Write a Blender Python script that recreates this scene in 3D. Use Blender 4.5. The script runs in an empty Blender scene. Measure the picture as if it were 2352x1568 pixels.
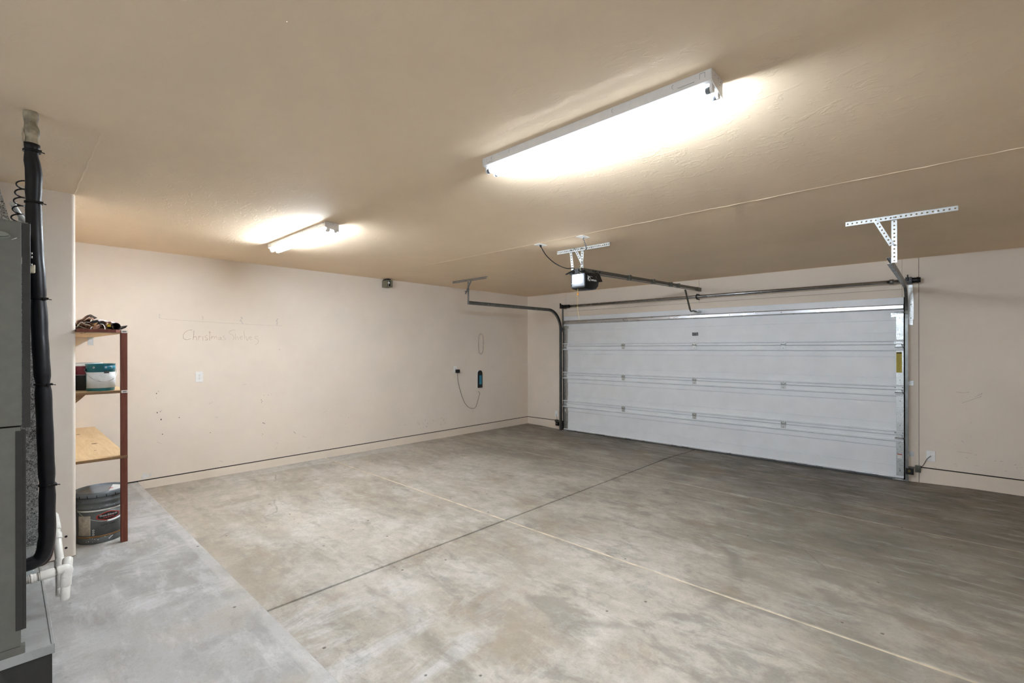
import bpy, bmesh, math, random
from mathutils import Vector, Matrix
random.seed(7)
PI = math.pi
scene = bpy.context.scene
COL = scene.collection

# ------------------------------------------------------------------ helpers
def tag(o, label=None, cat=None, group=None, kind=None):
    if label: o['label'] = label
    if cat: o['category'] = cat
    if group: o['group'] = group
    if kind: o['kind'] = kind
    return o

BASE = {}
def thing(name, label, cat, loc, group=None):
    o = bpy.data.objects.new(name, None)
    o.empty_display_size = 0.05
    COL.objects.link(o)
    o.location = loc
    BASE[o] = Vector(loc)
    return tag(o, label, cat, group)

def basis(d):
    d = Vector(d).normalized()
    a = Vector((0, 0, 1)) if abs(d.z) < 0.9 else Vector((1, 0, 0))
    u = d.cross(a).normalized()
    v = d.cross(u).normalized()
    return d, u, v

class MB:
    """collects shapes into one mesh"""
    def __init__(s):
        s.bm = bmesh.new(); s.mi = 0
    def _f(s, vs, smooth=False):
        try:
            f = s.bm.faces.new(vs); f.material_index = s.mi; f.smooth = smooth
            return f
        except ValueError:
            return None
    def mat(s, i): s.mi = i; return s
    def box(s, x0, x1, y0, y1, z0, z1, M=None):
        P = [Vector((x, y, z)) for x in (x0, x1) for y in (y0, y1) for z in (z0, z1)]
        if M is not None: P = [M @ p for p in P]
        v = [s.bm.verts.new(p) for p in P]
        for q in ((0,1,3,2),(4,6,7,5),(0,4,5,1),(2,3,7,6),(0,2,6,4),(1,5,7,3)):
            s._f([v[i] for i in q])
        return s
    def bar(s, p0, p1, w, h, up=(0,0,1)):
        p0, p1 = Vector(p0), Vector(p1); d = (p1-p0); L = d.length; d.normalize()
        up = Vector(up)
        sx = d.cross(up)
        if sx.length < 1e-5: sx = d.cross(Vector((1,0,0)))
        sx.normalize(); uz = sx.cross(d).normalized()
        M = Matrix((( d.x, sx.x, uz.x, p0.x),(d.y, sx.y, uz.y, p0.y),(d.z, sx.z, uz.z, p0.z),(0,0,0,1)))
        return s.box(0, L, -w/2, w/2, -h/2, h/2, M)
    def cyl(s, p0, p1, r0, r1=None, n=20, caps=True, smooth=True):
        r1 = r0 if r1 is None else r1
        p0, p1 = Vector(p0), Vector(p1); d, u, v = basis(p1-p0)
        A = []; B = []
        for i in range(n):
            a = 2*PI*i/n; c = u*math.cos(a)+v*math.sin(a)
            A.append(s.bm.verts.new(p0+c*r0)); B.append(s.bm.verts.new(p1+c*r1))
        for i in range(n):
            j = (i+1) % n
            s._f([A[i], A[j], B[j], B[i]], smooth)
        if caps:
            s._f(A[::-1]); s._f(B)
        return s
    def tube(s, pts, r, n=8, closed=False, flat=None):
        pts = [Vector(p) for p in pts]; rings = []
        N = len(pts); u = None
        for i, p in enumerate(pts):
            a = pts[max(i-1, 0)]; b = pts[min(i+1, N-1)]
            d = (b-a).normalized()
            if u is None: _, u, v = basis(d)
            else:
                u = (u - d*u.dot(d)).normalized(); v = d.cross(u).normalized()
            rr = r[i] if isinstance(r, (list, tuple)) else r
            rings.append([s.bm.verts.new(p + (u*math.cos(2*PI*k/n)+v*math.sin(2*PI*k/n))*rr) for k in range(n)])
        for a, b in zip(rings, rings[1:]):
            for k in range(n):
                s._f([a[k], a[(k+1)%n], b[(k+1)%n], b[k]], True)
        s._f(rings[0][::-1]); s._f(rings[-1])
        return s
    def prism(s, poly, axis, a, b):
        """poly: 2-D points in the two other axes (x: y,z ; y: x,z ; z: x,y)"""
        def P(p, t):
            return {'x': (t, p[0], p[1]), 'y': (p[0], t, p[1]), 'z': (p[0], p[1], t)}[axis]
        A = [s.bm.verts.new(P(p, a)) for p in poly]; B = [s.bm.verts.new(P(p, b)) for p in poly]
        n = len(poly)
        for i in range(n):
            s._f([A[i], A[(i+1)%n], B[(i+1)%n], B[i]])
        s._f(A[::-1]); s._f(B)
        return s
    def lathe(s, prof, c, n=40, smooth=True, mats=None):
        c = Vector(c); rings = []
        for r, z in prof:
            rings.append([s.bm.verts.new(c+Vector((r*math.cos(2*PI*k/n), r*math.sin(2*PI*k/n), z))) for k in range(n)])
        for i, (a, b) in enumerate(zip(rings, rings[1:])):
            if mats: s.mi = mats[i]
            for k in range(n):
                s._f([a[k], a[(k+1)%n], b[(k+1)%n], b[k]], smooth)
        s._f(rings[0][::-1]); s._f(rings[-1])
        return s
    def quad(s, *ps):
        return s._f([s.bm.verts.new(p) for p in ps])
    def disc(s, c, nrm, r, n=14, sx=1.0):
        d, u, v = basis(nrm); c = Vector(c)
        s._f([s.bm.verts.new(c+u*math.cos(2*PI*k/n)*r*sx+v*math.sin(2*PI*k/n)*r) for k in range(n)])
        return s
    def perf(s, p0, p1, wdir, w, pitch=0.028, r=0.0065):
        """a steel strip with a row of real holes"""
        p0, p1 = Vector(p0), Vector(p1); L = (p1-p0).length; d = (p1-p0).normalized(); wd = Vector(wdir).normalized()
        n = max(1, round(L/pitch)); pt = L/n
        for i in range(n):
            c = p0 + d*(pt*(i+.5)) + wd*(w/2)
            O = []; I = []
            for k in range(8):
                a = PI/4*k
                ca, sa = math.cos(a), math.sin(a)
                q = max(abs(ca), abs(sa))
                O.append(s.bm.verts.new(c + d*(pt/2*ca/q) + wd*(w/2*sa/q)))
                I.append(s.bm.verts.new(c + d*(r*ca) + wd*(r*sa)))
            for k in range(8):
                s._f([O[k], O[(k+1)%8], I[(k+1)%8], I[k]])
        return s
    def angle(s, p0, p1, w1, w2, w=0.032, pitch=0.028):
        s.perf(p0, p1, w1, w, pitch); s.perf(p0, p1, w2, w, pitch); return s
    def text(s, body, size, M, depth=0.0006, warp=None, align='CENTER', sx=1.0):
        cu = bpy.data.curves.new('lettering', 'FONT'); cu.body = body; cu.size = size
        cu.align_x = align; cu.align_y = 'CENTER'; cu.extrude = depth; cu.resolution_u = 3
        ob = bpy.data.objects.new('lettering', cu); COL.objects.link(ob)
        dg = bpy.context.evaluated_depsgraph_get(); dg.update()
        me = bpy.data.meshes.new_from_object(ob.evaluated_get(dg))
        base = len(s.bm.verts)
        s.bm.from_mesh(me); s.bm.verts.ensure_lookup_table(); s.bm.faces.ensure_lookup_table()
        for v in s.bm.verts[base:]:
            c = v.co.copy(); c.x *= sx
            v.co = warp(c) if warp else M @ c
        bs = set(s.bm.verts[base:])
        for f in s.bm.faces:
            if f.verts[0] in bs: f.material_index = s.mi
        bpy.data.objects.remove(ob); bpy.data.curves.remove(cu); bpy.data.meshes.remove(me)
        return s
    SPLIT = {'bolt', 'hole', 'knockout', 'screw', 'hinge_bolt', 'stile_hole', 'slot', 'rail_clip', 'rail_hole', 'nail_hole', 'knot', 'underside_slot', 'label_mark', 'lid_notch', 'fitting_ring', 'patched_spot'}
    def build(s, name, mats, parent=None, **kw):
        if name in s.SPLIT:
            s.bm.verts.index_update(); seen = set(); isl = []
            for v in s.bm.verts:
                if v in seen: continue
                st = [v]; seen.add(v); g = []
                while st:
                    q = st.pop(); g.append(q)
                    for e in q.link_edges:
                        o = e.other_vert(q)
                        if o not in seen: seen.add(o); st.append(o)
                isl.append(g)
            if len(isl) > 1:
                last = None
                # overlapping loops (a ring of bars) stay one piece
                groups = []
                for g in isl:
                    lo = Vector([min(v.co[i] for v in g)-.0015 for i in range(3)]); hi = Vector([max(v.co[i] for v in g)+.0015 for i in range(3)])
                    hit = [k for k in groups if all(k[0][i] <= hi[i] and lo[i] <= k[1][i] for i in range(3))]
                    for k in hit:
                        groups.remove(k); lo = Vector([min(lo[i], k[0][i]) for i in range(3)]); hi = Vector([max(hi[i], k[1][i]) for i in range(3)]); g = g+k[2]
                    groups.append([lo, hi, g])
                for _, _, g in groups:
                    nb = MB(); mp = {v: nb.bm.verts.new(v.co) for v in g}
                    for f in {f for v in g for f in v.link_faces}:
                        nf = nb._f([mp[v] for v in f.verts], f.smooth)
                        if nf: nf.material_index = f.material_index
                    last = nb._build(name, mats, parent, **kw)
                s.bm.free(); return last
        return s._build(name, mats, parent, **kw)
    def _build(s, name, mats, parent=None, bevel=0, solid=0, subsurf=0, recalc=True, auto=False):
        bm = s.bm
        if recalc: bmesh.ops.recalc_face_normals(bm, faces=bm.faces[:])
        off = Vector((0, 0, 0))
        if parent is not None:
            off = BASE.get(parent, Vector((0,0,0)))
        elif parent is None and not auto:
            pass
        if auto:
            xs = [v.co for v in bm.verts]
            off = Vector(((min(c.x for c in xs)+max(c.x for c in xs))/2, (min(c.y for c in xs)+max(c.y for c in xs))/2, min(c.z for c in xs)))
        if off.length > 0:
            for v in bm.verts: v.co -= off
        me = bpy.data.meshes.new(name); bm.to_mesh(me); bm.free()
        for m in (mats if isinstance(mats, (list, tuple)) else [mats]): me.materials.append(m)
        o = bpy.data.objects.new(name, me); COL.objects.link(o)
        if parent is not None:
            o.parent = parent; BASE[o] = off
        elif auto:
            o.location = off; BASE[o] = off
        if solid:
            md = o.modifiers.new('thickness', 'SOLIDIFY'); md.thickness = solid; md.offset = 0
        if bevel:
            md = o.modifiers.new('bevel', 'BEVEL'); md.width = bevel; md.segments = 2; md.limit_method = 'ANGLE'; md.angle_limit = math.radians(40)
        if subsurf:
            md = o.modifiers.new('smooth', 'SUBSURF'); md.levels = subsurf; md.render_levels = subsurf
        return o

def copy_tree(o, parent=None):
    c = o.copy(); COL.objects.link(c)
    if parent is not None: c.parent = parent
    for ch in list(o.children): copy_tree(ch, c)
    return c

def arc(cx, cy, r, a0, a1, n):
    return [(cx+r*math.cos(a0+(a1-a0)*i/n), cy+r*math.sin(a0+(a1-a0)*i/n)) for i in range(n+1)]

def smoothpath(pts, k=6):
    """Catmull-Rom through the points"""
    P = [Vector(p) for p in pts]; P = [P[0]*2-P[1]] + P + [P[-1]*2-P[-2]]; out = []
    for i in range(1, len(P)-2):
        for j in range(k):
            t = j/k; a, b, c, d = P[i-1], P[i], P[i+1], P[i+2]
            out.append(0.5*((2*b)+(c-a)*t+(2*a-5*b+4*c-d)*t*t+(3*b-a-3*c+d)*t**3))
    out.append(P[-2]); return out

# ------------------------------------------------------------------ materials
def srgb(r, g, b):
    f = lambda c: (c/255/12.92) if c/255 <= .04045 else ((c/255+.055)/1.055)**2.4
    return (f(r), f(g), f(b), 1)

class NT:
    def __init__(s, name):
        m = bpy.data.materials.new(name); m.use_nodes = True
        s.m = m; s.t = m.node_tree; s.b = s.t.nodes['Principled BSDF']
        s._pos = None
    def n(s, typ, **kw):
        nd = s.t.nodes.new(typ)
        for k, v in kw.items(): setattr(nd, k, v)
        return nd
    def link(s, a, b): s.t.links.new(a, b)
    def set(s, sock, v):
        if isinstance(v, bpy.types.NodeSocket): s.link(v, sock)
        else: sock.default_value = v
    def pos(s, scale=(1,1,1), loc=(0,0,0), rot=(0,0,0)):
        if s._pos is None: s._pos = s.n('ShaderNodeTexCoord').outputs['Object']
        mp = s.n('ShaderNodeMapping'); s.link(s._pos, mp.inputs[0])
        mp.inputs['Scale'].default_value = scale; mp.inputs['Location'].default_value = loc; mp.inputs['Rotation'].default_value = rot
        return mp.outputs[0]
    def noise(s, scale, detail=4, rough=.55, dist=0, vec=None, col=False):
        nd = s.n('ShaderNodeTexNoise'); nd.inputs['Scale'].default_value = scale; nd.inputs['Detail'].default_value = detail
        nd.inputs['Roughness'].default_value = rough; nd.inputs['Distortion'].default_value = dist
        s.link(vec if vec is not None else s.pos(), nd.inputs['Vector'])
        return nd.outputs['Color' if col else 'Fac']
    def voro(s, scale, vec=None, feature='F1', out='Distance'):
        nd = s.n('ShaderNodeTexVoronoi', feature=feature); nd.inputs['Scale'].default_value = scale
        s.link(vec if vec is not None else s.pos(), nd.inputs['Vector']); return nd.outputs[out]
    def ramp(s, f, a, b, lo=0., hi=1., smooth=True):
        nd = s.n('ShaderNodeMapRange'); nd.interpolation_type = 'SMOOTHSTEP' if smooth else 'LINEAR'
        s.set(nd.inputs['Value'], f)
        nd.inputs['From Min'].default_value = a; nd.inputs['From Max'].default_value = b
        nd.inputs['To Min'].default_value = lo; nd.inputs['To Max'].default_value = hi
        return nd.outputs[0]
    def math(s, op, a, b=0.):
        nd = s.n('ShaderNodeMath', operation=op); s.set(nd.inputs[0], a); s.set(nd.inputs[1], b); return nd.outputs[0]
    def mix(s, f, a, b, mode='MIX'):
        nd = s.n('ShaderNodeMix', data_type='RGBA', blend_type=mode)
        s.set(nd.inputs[0], f); s.set(nd.inputs[6], a); s.set(nd.inputs[7], b); return nd.outputs[2]
    def bump(s, h, strength, dist=.01):
        nd = s.n('ShaderNodeBump'); nd.inputs['Strength'].default_value = strength; nd.inputs['Distance'].default_value = dist
        s.link(h, nd.inputs['Height']); s.link(nd.outputs[0], s.b.inputs['Normal'])
    def xyz(s):
        if s._pos is None: s._pos = s.n('ShaderNodeTexCoord').outputs['Object']
        nd = s.n('ShaderNodeSeparateXYZ'); s.link(s._pos, nd.inputs[0]); return nd.outputs
    def out(s, col=None, rough=.6, metal=0., spec=.5):
        if col is not None: s.set(s.b.inputs['Base Color'], col)
        s.set(s.b.inputs['Roughness'], rough); s.b.inputs['Metallic'].default_value = metal
        s.b.inputs['Specular IOR Level'].default_value = spec
        return s.m

def plain(name, col, rough=.5, metal=0., var=.08, scale=30, spec=.5):
    """one colour with slight wear so no surface is dead flat"""
    t = NT(name); n = t.noise(scale, 4)
    d = [c*(1-var) for c in col[:3]]+[1]; l = [min(1, c*(1+var)) for c in col[:3]]+[1]
    c = t.mix(t.ramp(n, .3, .7), d, l)
    r = t.ramp(t.noise(scale*.6, 3), .3, .7, max(.02, rough-.06), min(1, rough+.06))
    return t.out(c, r, metal, spec)

def paint(name, col, bump=.25, fine=90, streak=False):
    t = NT(name)
    n = t.noise(1.3, 5, .6); c = t.mix(t.ramp(n, .3, .7), [x*.965 for x in col[:3]]+[1], [min(1, x*1.02) for x in col[:3]]+[1])
    sm = t.ramp(t.noise(6, 6, .7), .66, .78, 0, .10)
    c = t.mix(sm, c, [x*.72 for x in col[:3]]+[1])
    h1 = t.noise(fine, 3, .5)
    v = t.pos((1, 1.6, 1)); h2 = t.ramp(t.noise(9, 6, .62, 1.2, v), .54, .62)
    h = t.math('ADD', t.math('MULTIPLY', h1, .35), t.math('MULTIPLY', h2, .8))
    t.bump(h, bump, .004)
    return t.out(c, .75, 0, .25)

WALLC = srgb(233, 223, 211); CEILC = srgb(233, 212, 184)
M_wall = paint('wall_paint', WALLC, .07)
M_ceil = paint('ceiling_paint', CEILC, .22, 60)
M_stem = paint('stem_wall_paint', srgb(231, 220, 206), .4, 45)
M_sill = plain('gap_shade_sill_wood', (.010, .007, .005, 1), .95)  # sill wood behind the wall gaps, blackened to stand for their shade

def concrete(name, garage):
    t = NT(name)
    st = t.pos((.75, 1.15, 1), rot=(0, 0, .35))
    n1 = t.noise(.8, 9, .66, .25, st); n2 = t.noise(2.6, 9, .70, .3, st); n3 = t.noise(11, 5, .7, .3); n4 = t.noise(1.35, 9, .68, .4, t.pos(loc=(7, 3, 0)))
    fine = t.noise(160, 2, .7); n5 = t.noise(3.0, 9, .70, .35, t.pos((.8, 1.2, 1), loc=(2.2, 9, 1)))
    if garage:
        A, B = (.51, .475, .415, 1), (.38, .345, .285, 1)
    else:
        A, B = (.41, .41, .408, 1), (.30, .296, .287, 1)
    c = t.mix(t.ramp(n1, .40, .60), A, B)
    c = t.mix(t.ramp(n2, .46, .68, 0, .55), c, (.66, .645, .615, 1) if garage else (.62, .625, .63, 1))
    x, y, z = t.xyz()
    if garage:
        # darker towards the door and the right, broken up by patches
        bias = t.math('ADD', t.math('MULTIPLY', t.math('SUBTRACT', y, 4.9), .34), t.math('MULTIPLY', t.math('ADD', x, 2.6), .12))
        darken = t.math('ADD', bias, t.math('MULTIPLY', t.math('SUBTRACT', n1, .5), 1.9))
        darken = t.math('ADD', darken, t.math('MULTIPLY', t.math('SUBTRACT', n2, .5), 1.1))
        c = t.mix(t.ramp(darken, -.72, .92, 0, .93), c, (.088, .075, .060, 1))
        # brown and grey oil patches
        c = t.mix(t.ramp(n4, .50, .66, 0, .62), c, (.27, .21, .145, 1))
        patch = t.math('ADD', n5, t.math('MULTIPLY', t.math('ADD', x, 2.4), .025))
        c = t.mix(t.ramp(patch, .52, .66, 0, .62), c, (.19, .178, .155, 1))
        # pale rinse marks in the near corner and a pale strip along the left stem wall
        near = t.math('MULTIPLY', t.ramp(y, 2.5, 1.2), t.ramp(x, -3.2, -2.3))
        sm = t.math('MULTIPLY', near, t.ramp(t.noise(2.1, 9, .72, .9, t.pos((1.9, .7, 1), rot=(0, 0, .9))), .46, .62, 0, .6))
        c = t.mix(sm, c, (.64, .65, .66, 1))
        edge = t.math('ADD', x, t.math('MULTIPLY', t.noise(3, 3), .12))
        strip = t.math('MULTIPLY', t.ramp(edge, -5.86, -5.92), t.ramp(y, 1.6, 2.4))
        strip = t.math('MULTIPLY', strip, t.ramp(y, 4.6, 3.8))
        c = t.mix(t.math('MULTIPLY', strip, .55), c, (.62, .63, .62, 1))
        c = t.mix(t.math('MULTIPLY', t.ramp(t.math('ADD', y, t.math('MULTIPLY', n2, .35)), 1.75, 1.2), t.ramp(x, -2.7, -3.4, 0, .55)), c, (.40, .345, .27, 1))
        # curved tyre scuffs
        dx = t.math('ADD', x, 2.05); dy = t.math('SUBTRACT', y, 3.05)
        rr = t.math('SQRT', t.math('ADD', t.math('MULTIPLY', dx, dx), t.math('MULTIPLY', dy, dy)))
        ring = t.math('MULTIPLY', t.ramp(t.math('ABSOLUTE', t.math('SUBTRACT', rr, 1.07)), .07, .01), t.ramp(t.noise(3.1, 3), .4, .6))
        ring = t.math('MULTIPLY', ring, t.ramp(dx, .35, .75))
        c = t.mix(t.math('MULTIPLY', ring, .55), c, (.17, .16, .145, 1))
        dy2 = t.math('SUBTRACT', y, t.math('ADD', 4.25, t.math('MULTIPLY', t.noise(1.1, 2), .5)))
        line = t.math('MULTIPLY', t.ramp(t.math('ABSOLUTE', dy2), .09, .02), t.ramp(x, -1.6, -.6))
        c = t.mix(t.math('MULTIPLY', line, t.ramp(n2, .35, .6, 0, .5)), c, (.15, .14, .125, 1))
    else:
        c = t.mix(t.ramp(t.math('ADD', y, t.math('MULTIPLY', n3, .03)), .895, .915, 0, .55), c, (.54, .54, .53, 1))
        sw = t.noise(2.0, 10, .74, .8, t.pos((1.3, .7, 1), rot=(0, 0, .6)))
        c = t.mix(t.ramp(sw, .50, .66, 0, .7), c, (.62, .63, .64, 1))
        c = t.mix(t.ramp(n4, .50, .64, 0, .55), c, (.40, .36, .29, 1))
        c = t.mix(t.ramp(n5, .50, .66, 0, .6), c, (.26, .255, .24, 1))
    n6 = t.noise(5.5, 8, .72, .25, t.pos((.45, 1.7, 1), rot=(0, 0, .45)))
    c = t.mix(t.ramp(n6, .50, .68, 0, .42), c, (.63, .61, .57, 1) if garage else (.70, .71, .72, 1))
    n7 = t.noise(4.1, 9, .74, .25, t.pos((.5, 1.5, 1), loc=(3, 5, 2), rot=(0, 0, .5)))
    c = t.mix(t.ramp(n7, .52, .68, 0, .62), c, (.25, .225, .185, 1) if garage else (.27, .262, .245, 1))
    c = t.mix(t.ramp(n3, .38, .66, 0, .34), c, (.25, .235, .205, 1) if garage else (.38, .375, .36, 1))
    c = t.mix(t.ramp(fine, .3, .7, -.0, .14), c, (.2, .18, .15, 1))
    # small dark grit spots
    g2 = t.noise(55, 3, .7); c = t.mix(t.ramp(g2, .5, .75, 0, .22), c, (.16, .14, .11, 1))
    v = t.voro(6.5); msk = t.ramp(t.noise(1.7, 2, vec=t.pos(loc=(4, 4, 4))), .44, .54)
    c = t.mix(t.math('MULTIPLY', t.ramp(v, .075, .04), t.math('MULTIPLY', msk, .8)), c, (.06, .05, .04, 1))
    # hairline cracks
    cr = t.voro(.33, t.mix(.10, t.pos(), t.noise(2.2, 5, .7, col=True)), 'DISTANCE_TO_EDGE')
    c = t.mix(t.math('MULTIPLY', t.ramp(cr, .0035, .0012), t.ramp(n2, .5, .62, 0, .45)), c, (.17, .15, .12, 1))
    t.bump(t.math('ADD', t.math('MULTIPLY', n3, .6), t.math('MULTIPLY', fine, .3)), .22, .004)
    return t.out(c, t.ramp(n2, .35, .65, .52, .78), 0, .35)
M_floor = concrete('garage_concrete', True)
M_slab = concrete('step_concrete', False)
M_joint = plain('joint_dark', (.03, .026, .02, 1), .95)
M_filler = plain('joint_filler_tan', (.62, .55, .42, 1), .8, var=.22, scale=9)

M_white = plain('white_enamel', (.80, .80, .80, 1), .35, var=.03)
M_door = plain('door_white_paint', (.84, .885, .935, 1), .38, var=.025, scale=4)
M_plastic = plain('white_plastic', (.88, .89, .89, 1), .35, var=.03)
M_pvc = plain('pvc_white', (.80, .79, .75, 1), .32, var=.06, scale=14)
M_black = plain('black_plastic', (.004, .004, .005, 1), .40, var=.2, spec=.35)
M_rubber = plain('black_foam', (.005, .0055, .0085, 1), .42, var=.3, scale=20, spec=.4)
M_seal = plain('grey_rubber_seal', (.055, .065, .07, 1), .5)
M_dark = plain('dark_recess', (.01, .01, .01, 1), .9)
M_cabinet = plain('grey_cabinet_paint', (.13, .131, .113, 1), .45, var=.05)
M_cabdark = plain('dark_grey_corner', (.028, .028, .027, 1), .4)
M_knob = plain('grey_knob', (.20, .21, .18, 1), .35)
M_yellow = plain('yellow_label', (.46, .36, .015, 1), .5, var=.12, scale=60)
M_ylab = plain('yellow_dark_print', (.10, .075, .01, 1), .6)
M_beige = plain('weathered_beige_pipe', (.34, .30, .22, 1), .6, var=.45, scale=24)
M_ivory = plain('ivory_plastic', (.62, .57, .43, 1), .4)
M_red = plain('red_print', (.50, .05, .03, 1), .5)
M_cord = plain('grey_cord', (.10, .095, .085, 1), .5)
M_bluewire = plain('twisted_blue_grey_wire', (.16, .19, .23, 1), .4, var=.5, scale=160)
M_knock = plain('knockout_grey', (.34, .34, .35, 1), .6)
M_rope = plain('yellow_rope', (.75, .55, .18, 1), .7)
M_orange = plain('orange_knob', (.75, .33, .05, 1), .4)
M_blue = plain('teal_blue_strip', (.01, .19, .30, 1), .4, var=.15)
M_olive = plain('olive_grey_plastic', (.20, .19, .13, 1), .5)
M_silverplastic = plain('grey_lens_housing', (.20, .22, .25, 1), .35)
M_ink = plain('faded_brown_ink', (.40, .30, .25, 1), .9, var=.35, scale=25)
M_scuff = plain('scuff_grey', (.54, .49, .43, 1), .9, var=.25, scale=60)
M_nick = plain('nick_dark', (.02, .017, .014, 1), .9)
M_faint = plain('faint_smudge', (.62, .57, .52, 1), .9, var=.1)
M_plaster = plain('bare_plaster', (.74, .73, .71, 1), .9)
M_tag = plain('paper_tag', (.80, .80, .78, 1), .7)
M_print = plain('black_print', (.02, .02, .022, 1), .7)
M_brown1 = plain('brown_leather', (.20, .095, .05, 1), .55, var=.3, scale=18)
M_brown2 = plain('pinkish_tan_leather', (.38, .22, .15, 1), .6, var=.25, scale=18)
M_tan = plain('tan_leather', (.45, .27, .12, 1), .55, var=.25, scale=22)
M_cream = plain('cream_cloth', (.50, .44, .34, 1), .8, var=.2)
M_whitecloth = plain('white_cloth', (.78, .78, .82, 1), .8, var=.08)
M_teal = plain('teal_can_label', (.01, .14, .16, 1), .35, var=.15, scale=12)
M_tealblue = plain('bright_teal_patch', (.01, .22, .33, 1), .35, var=.12, scale=12)
M_labelwhite = plain('white_can_label', (.74, .76, .76, 1), .45, var=.05)
M_maroon = plain('maroon_can_label', (.20, .025, .035, 1), .4)
M_bucket = plain('grey_bucket_plastic', (.135, .15, .152, 1), .35, var=.12, scale=12)
M_bucketdk = plain('dark_grey_bucket_label', (.12, .13, .127, 1), .4, var=.12, scale=12)
M_lidgrey = plain('bucket_lid_grey', (.19, .215, .24, 1), .32, var=.12, scale=10)
M_gold = plain('bronze_band', (.30, .16, .055, 1), .45)
M_sticker = plain('tan_sticker', (.52, .47, .37, 1), .6, var=.2, scale=40)
M_wire = plain('bail_wire', (.60, .60, .58, 1), .3, 1.0, var=.06)
M_bolt = plain('zinc_bolt', (.55, .56, .58, 1), .3, 1.0)
M_copper = plain('dark_copper_line', (.05, .03, .025, 1), .45)
M_track = plain('track_steel', (.20, .21, .205, 1), .36, .85, var=.12, scale=12)
M_tubemetal = plain('spring_tube_steel', (.36, .37, .38, 1), .26, 1.0, var=.1, scale=6)
M_rail = plain('opener_rail_steel', (.13, .13, .11, 1), .4, .7, var=.12)
M_chrome = plain('galvanised_strut', (.50, .51, .53, 1), .30, 1.0, var=.05, scale=8)

def galv(name, scale, lo, hi, rough=.38, metal=.9):
    t = NT(name); v = t.voro(scale, t.mix(.25, t.pos(), t.noise(scale*.4, 3, col=True)), out='Color')
    sp = t.n('ShaderNodeSeparateColor'); t.link(v, sp.inputs[0])
    c = t.mix(sp.outputs[0], (lo*.97, lo*1.02, lo*1.02, 1), (hi*.96, hi, hi*1.02, 1))
    r = t.ramp(sp.outputs[1], 0, 1, rough-.1, rough+.12, False)
    return t.out(c, r, metal)
M_galv = galv('galvanised_sheet', 60, .50, .62, .36)
M_spangle = galv('spangled_galvanised_sheet', 75, .05, .62, .34)
M_pan = galv('platform_galvanised_sheet', 16, .40, .50, .42, .55)
M_galvdark = galv('dull_galvanised_strap', 50, .26, .34, .42, .8)
M_strap = galv('galvanised_strap', 50, .55, .66, .38, .75)

def wood(name, a, b, sc=1.0, axis='x', rough=.6):
    t = NT(name)
    v = t.pos((1.2, 14, 14) if axis == 'x' else ((14, 14, 1.2) if axis == 'z' else (14, 1.2, 14)))
    n = t.noise(2.2*sc, 6, .6, 1.1, v)
    c = t.mix(t.ramp(n, .3, .7), a, b)
    c = t.mix(t.ramp(t.noise(26*sc, 3, .6, 0, v), .45, .7, 0, .35), c, [x*.7 for x in a[:3]]+[1])
    t.bump(n, .1, .002)
    return t.out(c, rough, 0, .35)
M_redwood = wood('redwood', (.13, .036, .022, 1), (.20, .062, .036, 1), 1, 'z')
M_ply = wood('birch_plywood', (.60, .42, .23, 1), (.70, .53, .32, 1), .8, 'x')
M_plyedge = wood('plywood_edge', (.14, .075, .035, 1), (.30, .18, .085, 1), 1, 'y')
M_knot = plain('plywood_knot', (.22, .13, .07, 1), .7, var=.3)

def emit(name, col, s):
    t = NT(name); t.b.inputs['Base Color'].default_value = (.8, .8, .8, 1)
    t.b.inputs['Emission Color'].default_value = (*col, 1); t.b.inputs['Emission Strength'].default_value = s
    return t.m
TUBE = 52.0
M_tube = emit('lit_tube', (.86, .95, 1.05), TUBE)
M_tube_far = emit('lit_tube_far', (.86, .95, 1.05), TUBE*.42)
M_tube2 = emit('lit_tube_weaker', (.86, .95, 1.05), 1.2)
M_lens = emit('opener_lamp_lens', (.96, .98, 1.0), 7.0)
M_led = emit('small_led', (1, 1, 1), 3)

# ------------------------------------------------------------------ room numbers (metres; z = 0 on the raised slab)
XL, YF, ZC = -6.225, 7.217, 2.441
XS, YS = -4.317, 0.33          # end of the short wall on the left
XR, YB = 2.5, -2.2
YE = 0.955                     # edge of the raised slab

def struct(o): o['kind'] = 'structure'; return o
def floor_z(x, y):
    z = -.082 - .0074*(y-.955) - .0030*(x+6.2)
    if y > 6.2:
        t = min(1, (y-6.2)/.9); t = t*t*(3-2*t)
        k = 1.0 if -5.3 < x < -.3 else (max(0, 1-(-5.3-x)/.7) if x <= -5.3 else max(.25, 1-(x+.3)/.5))
        z -= .030*t*k
    return z

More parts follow.
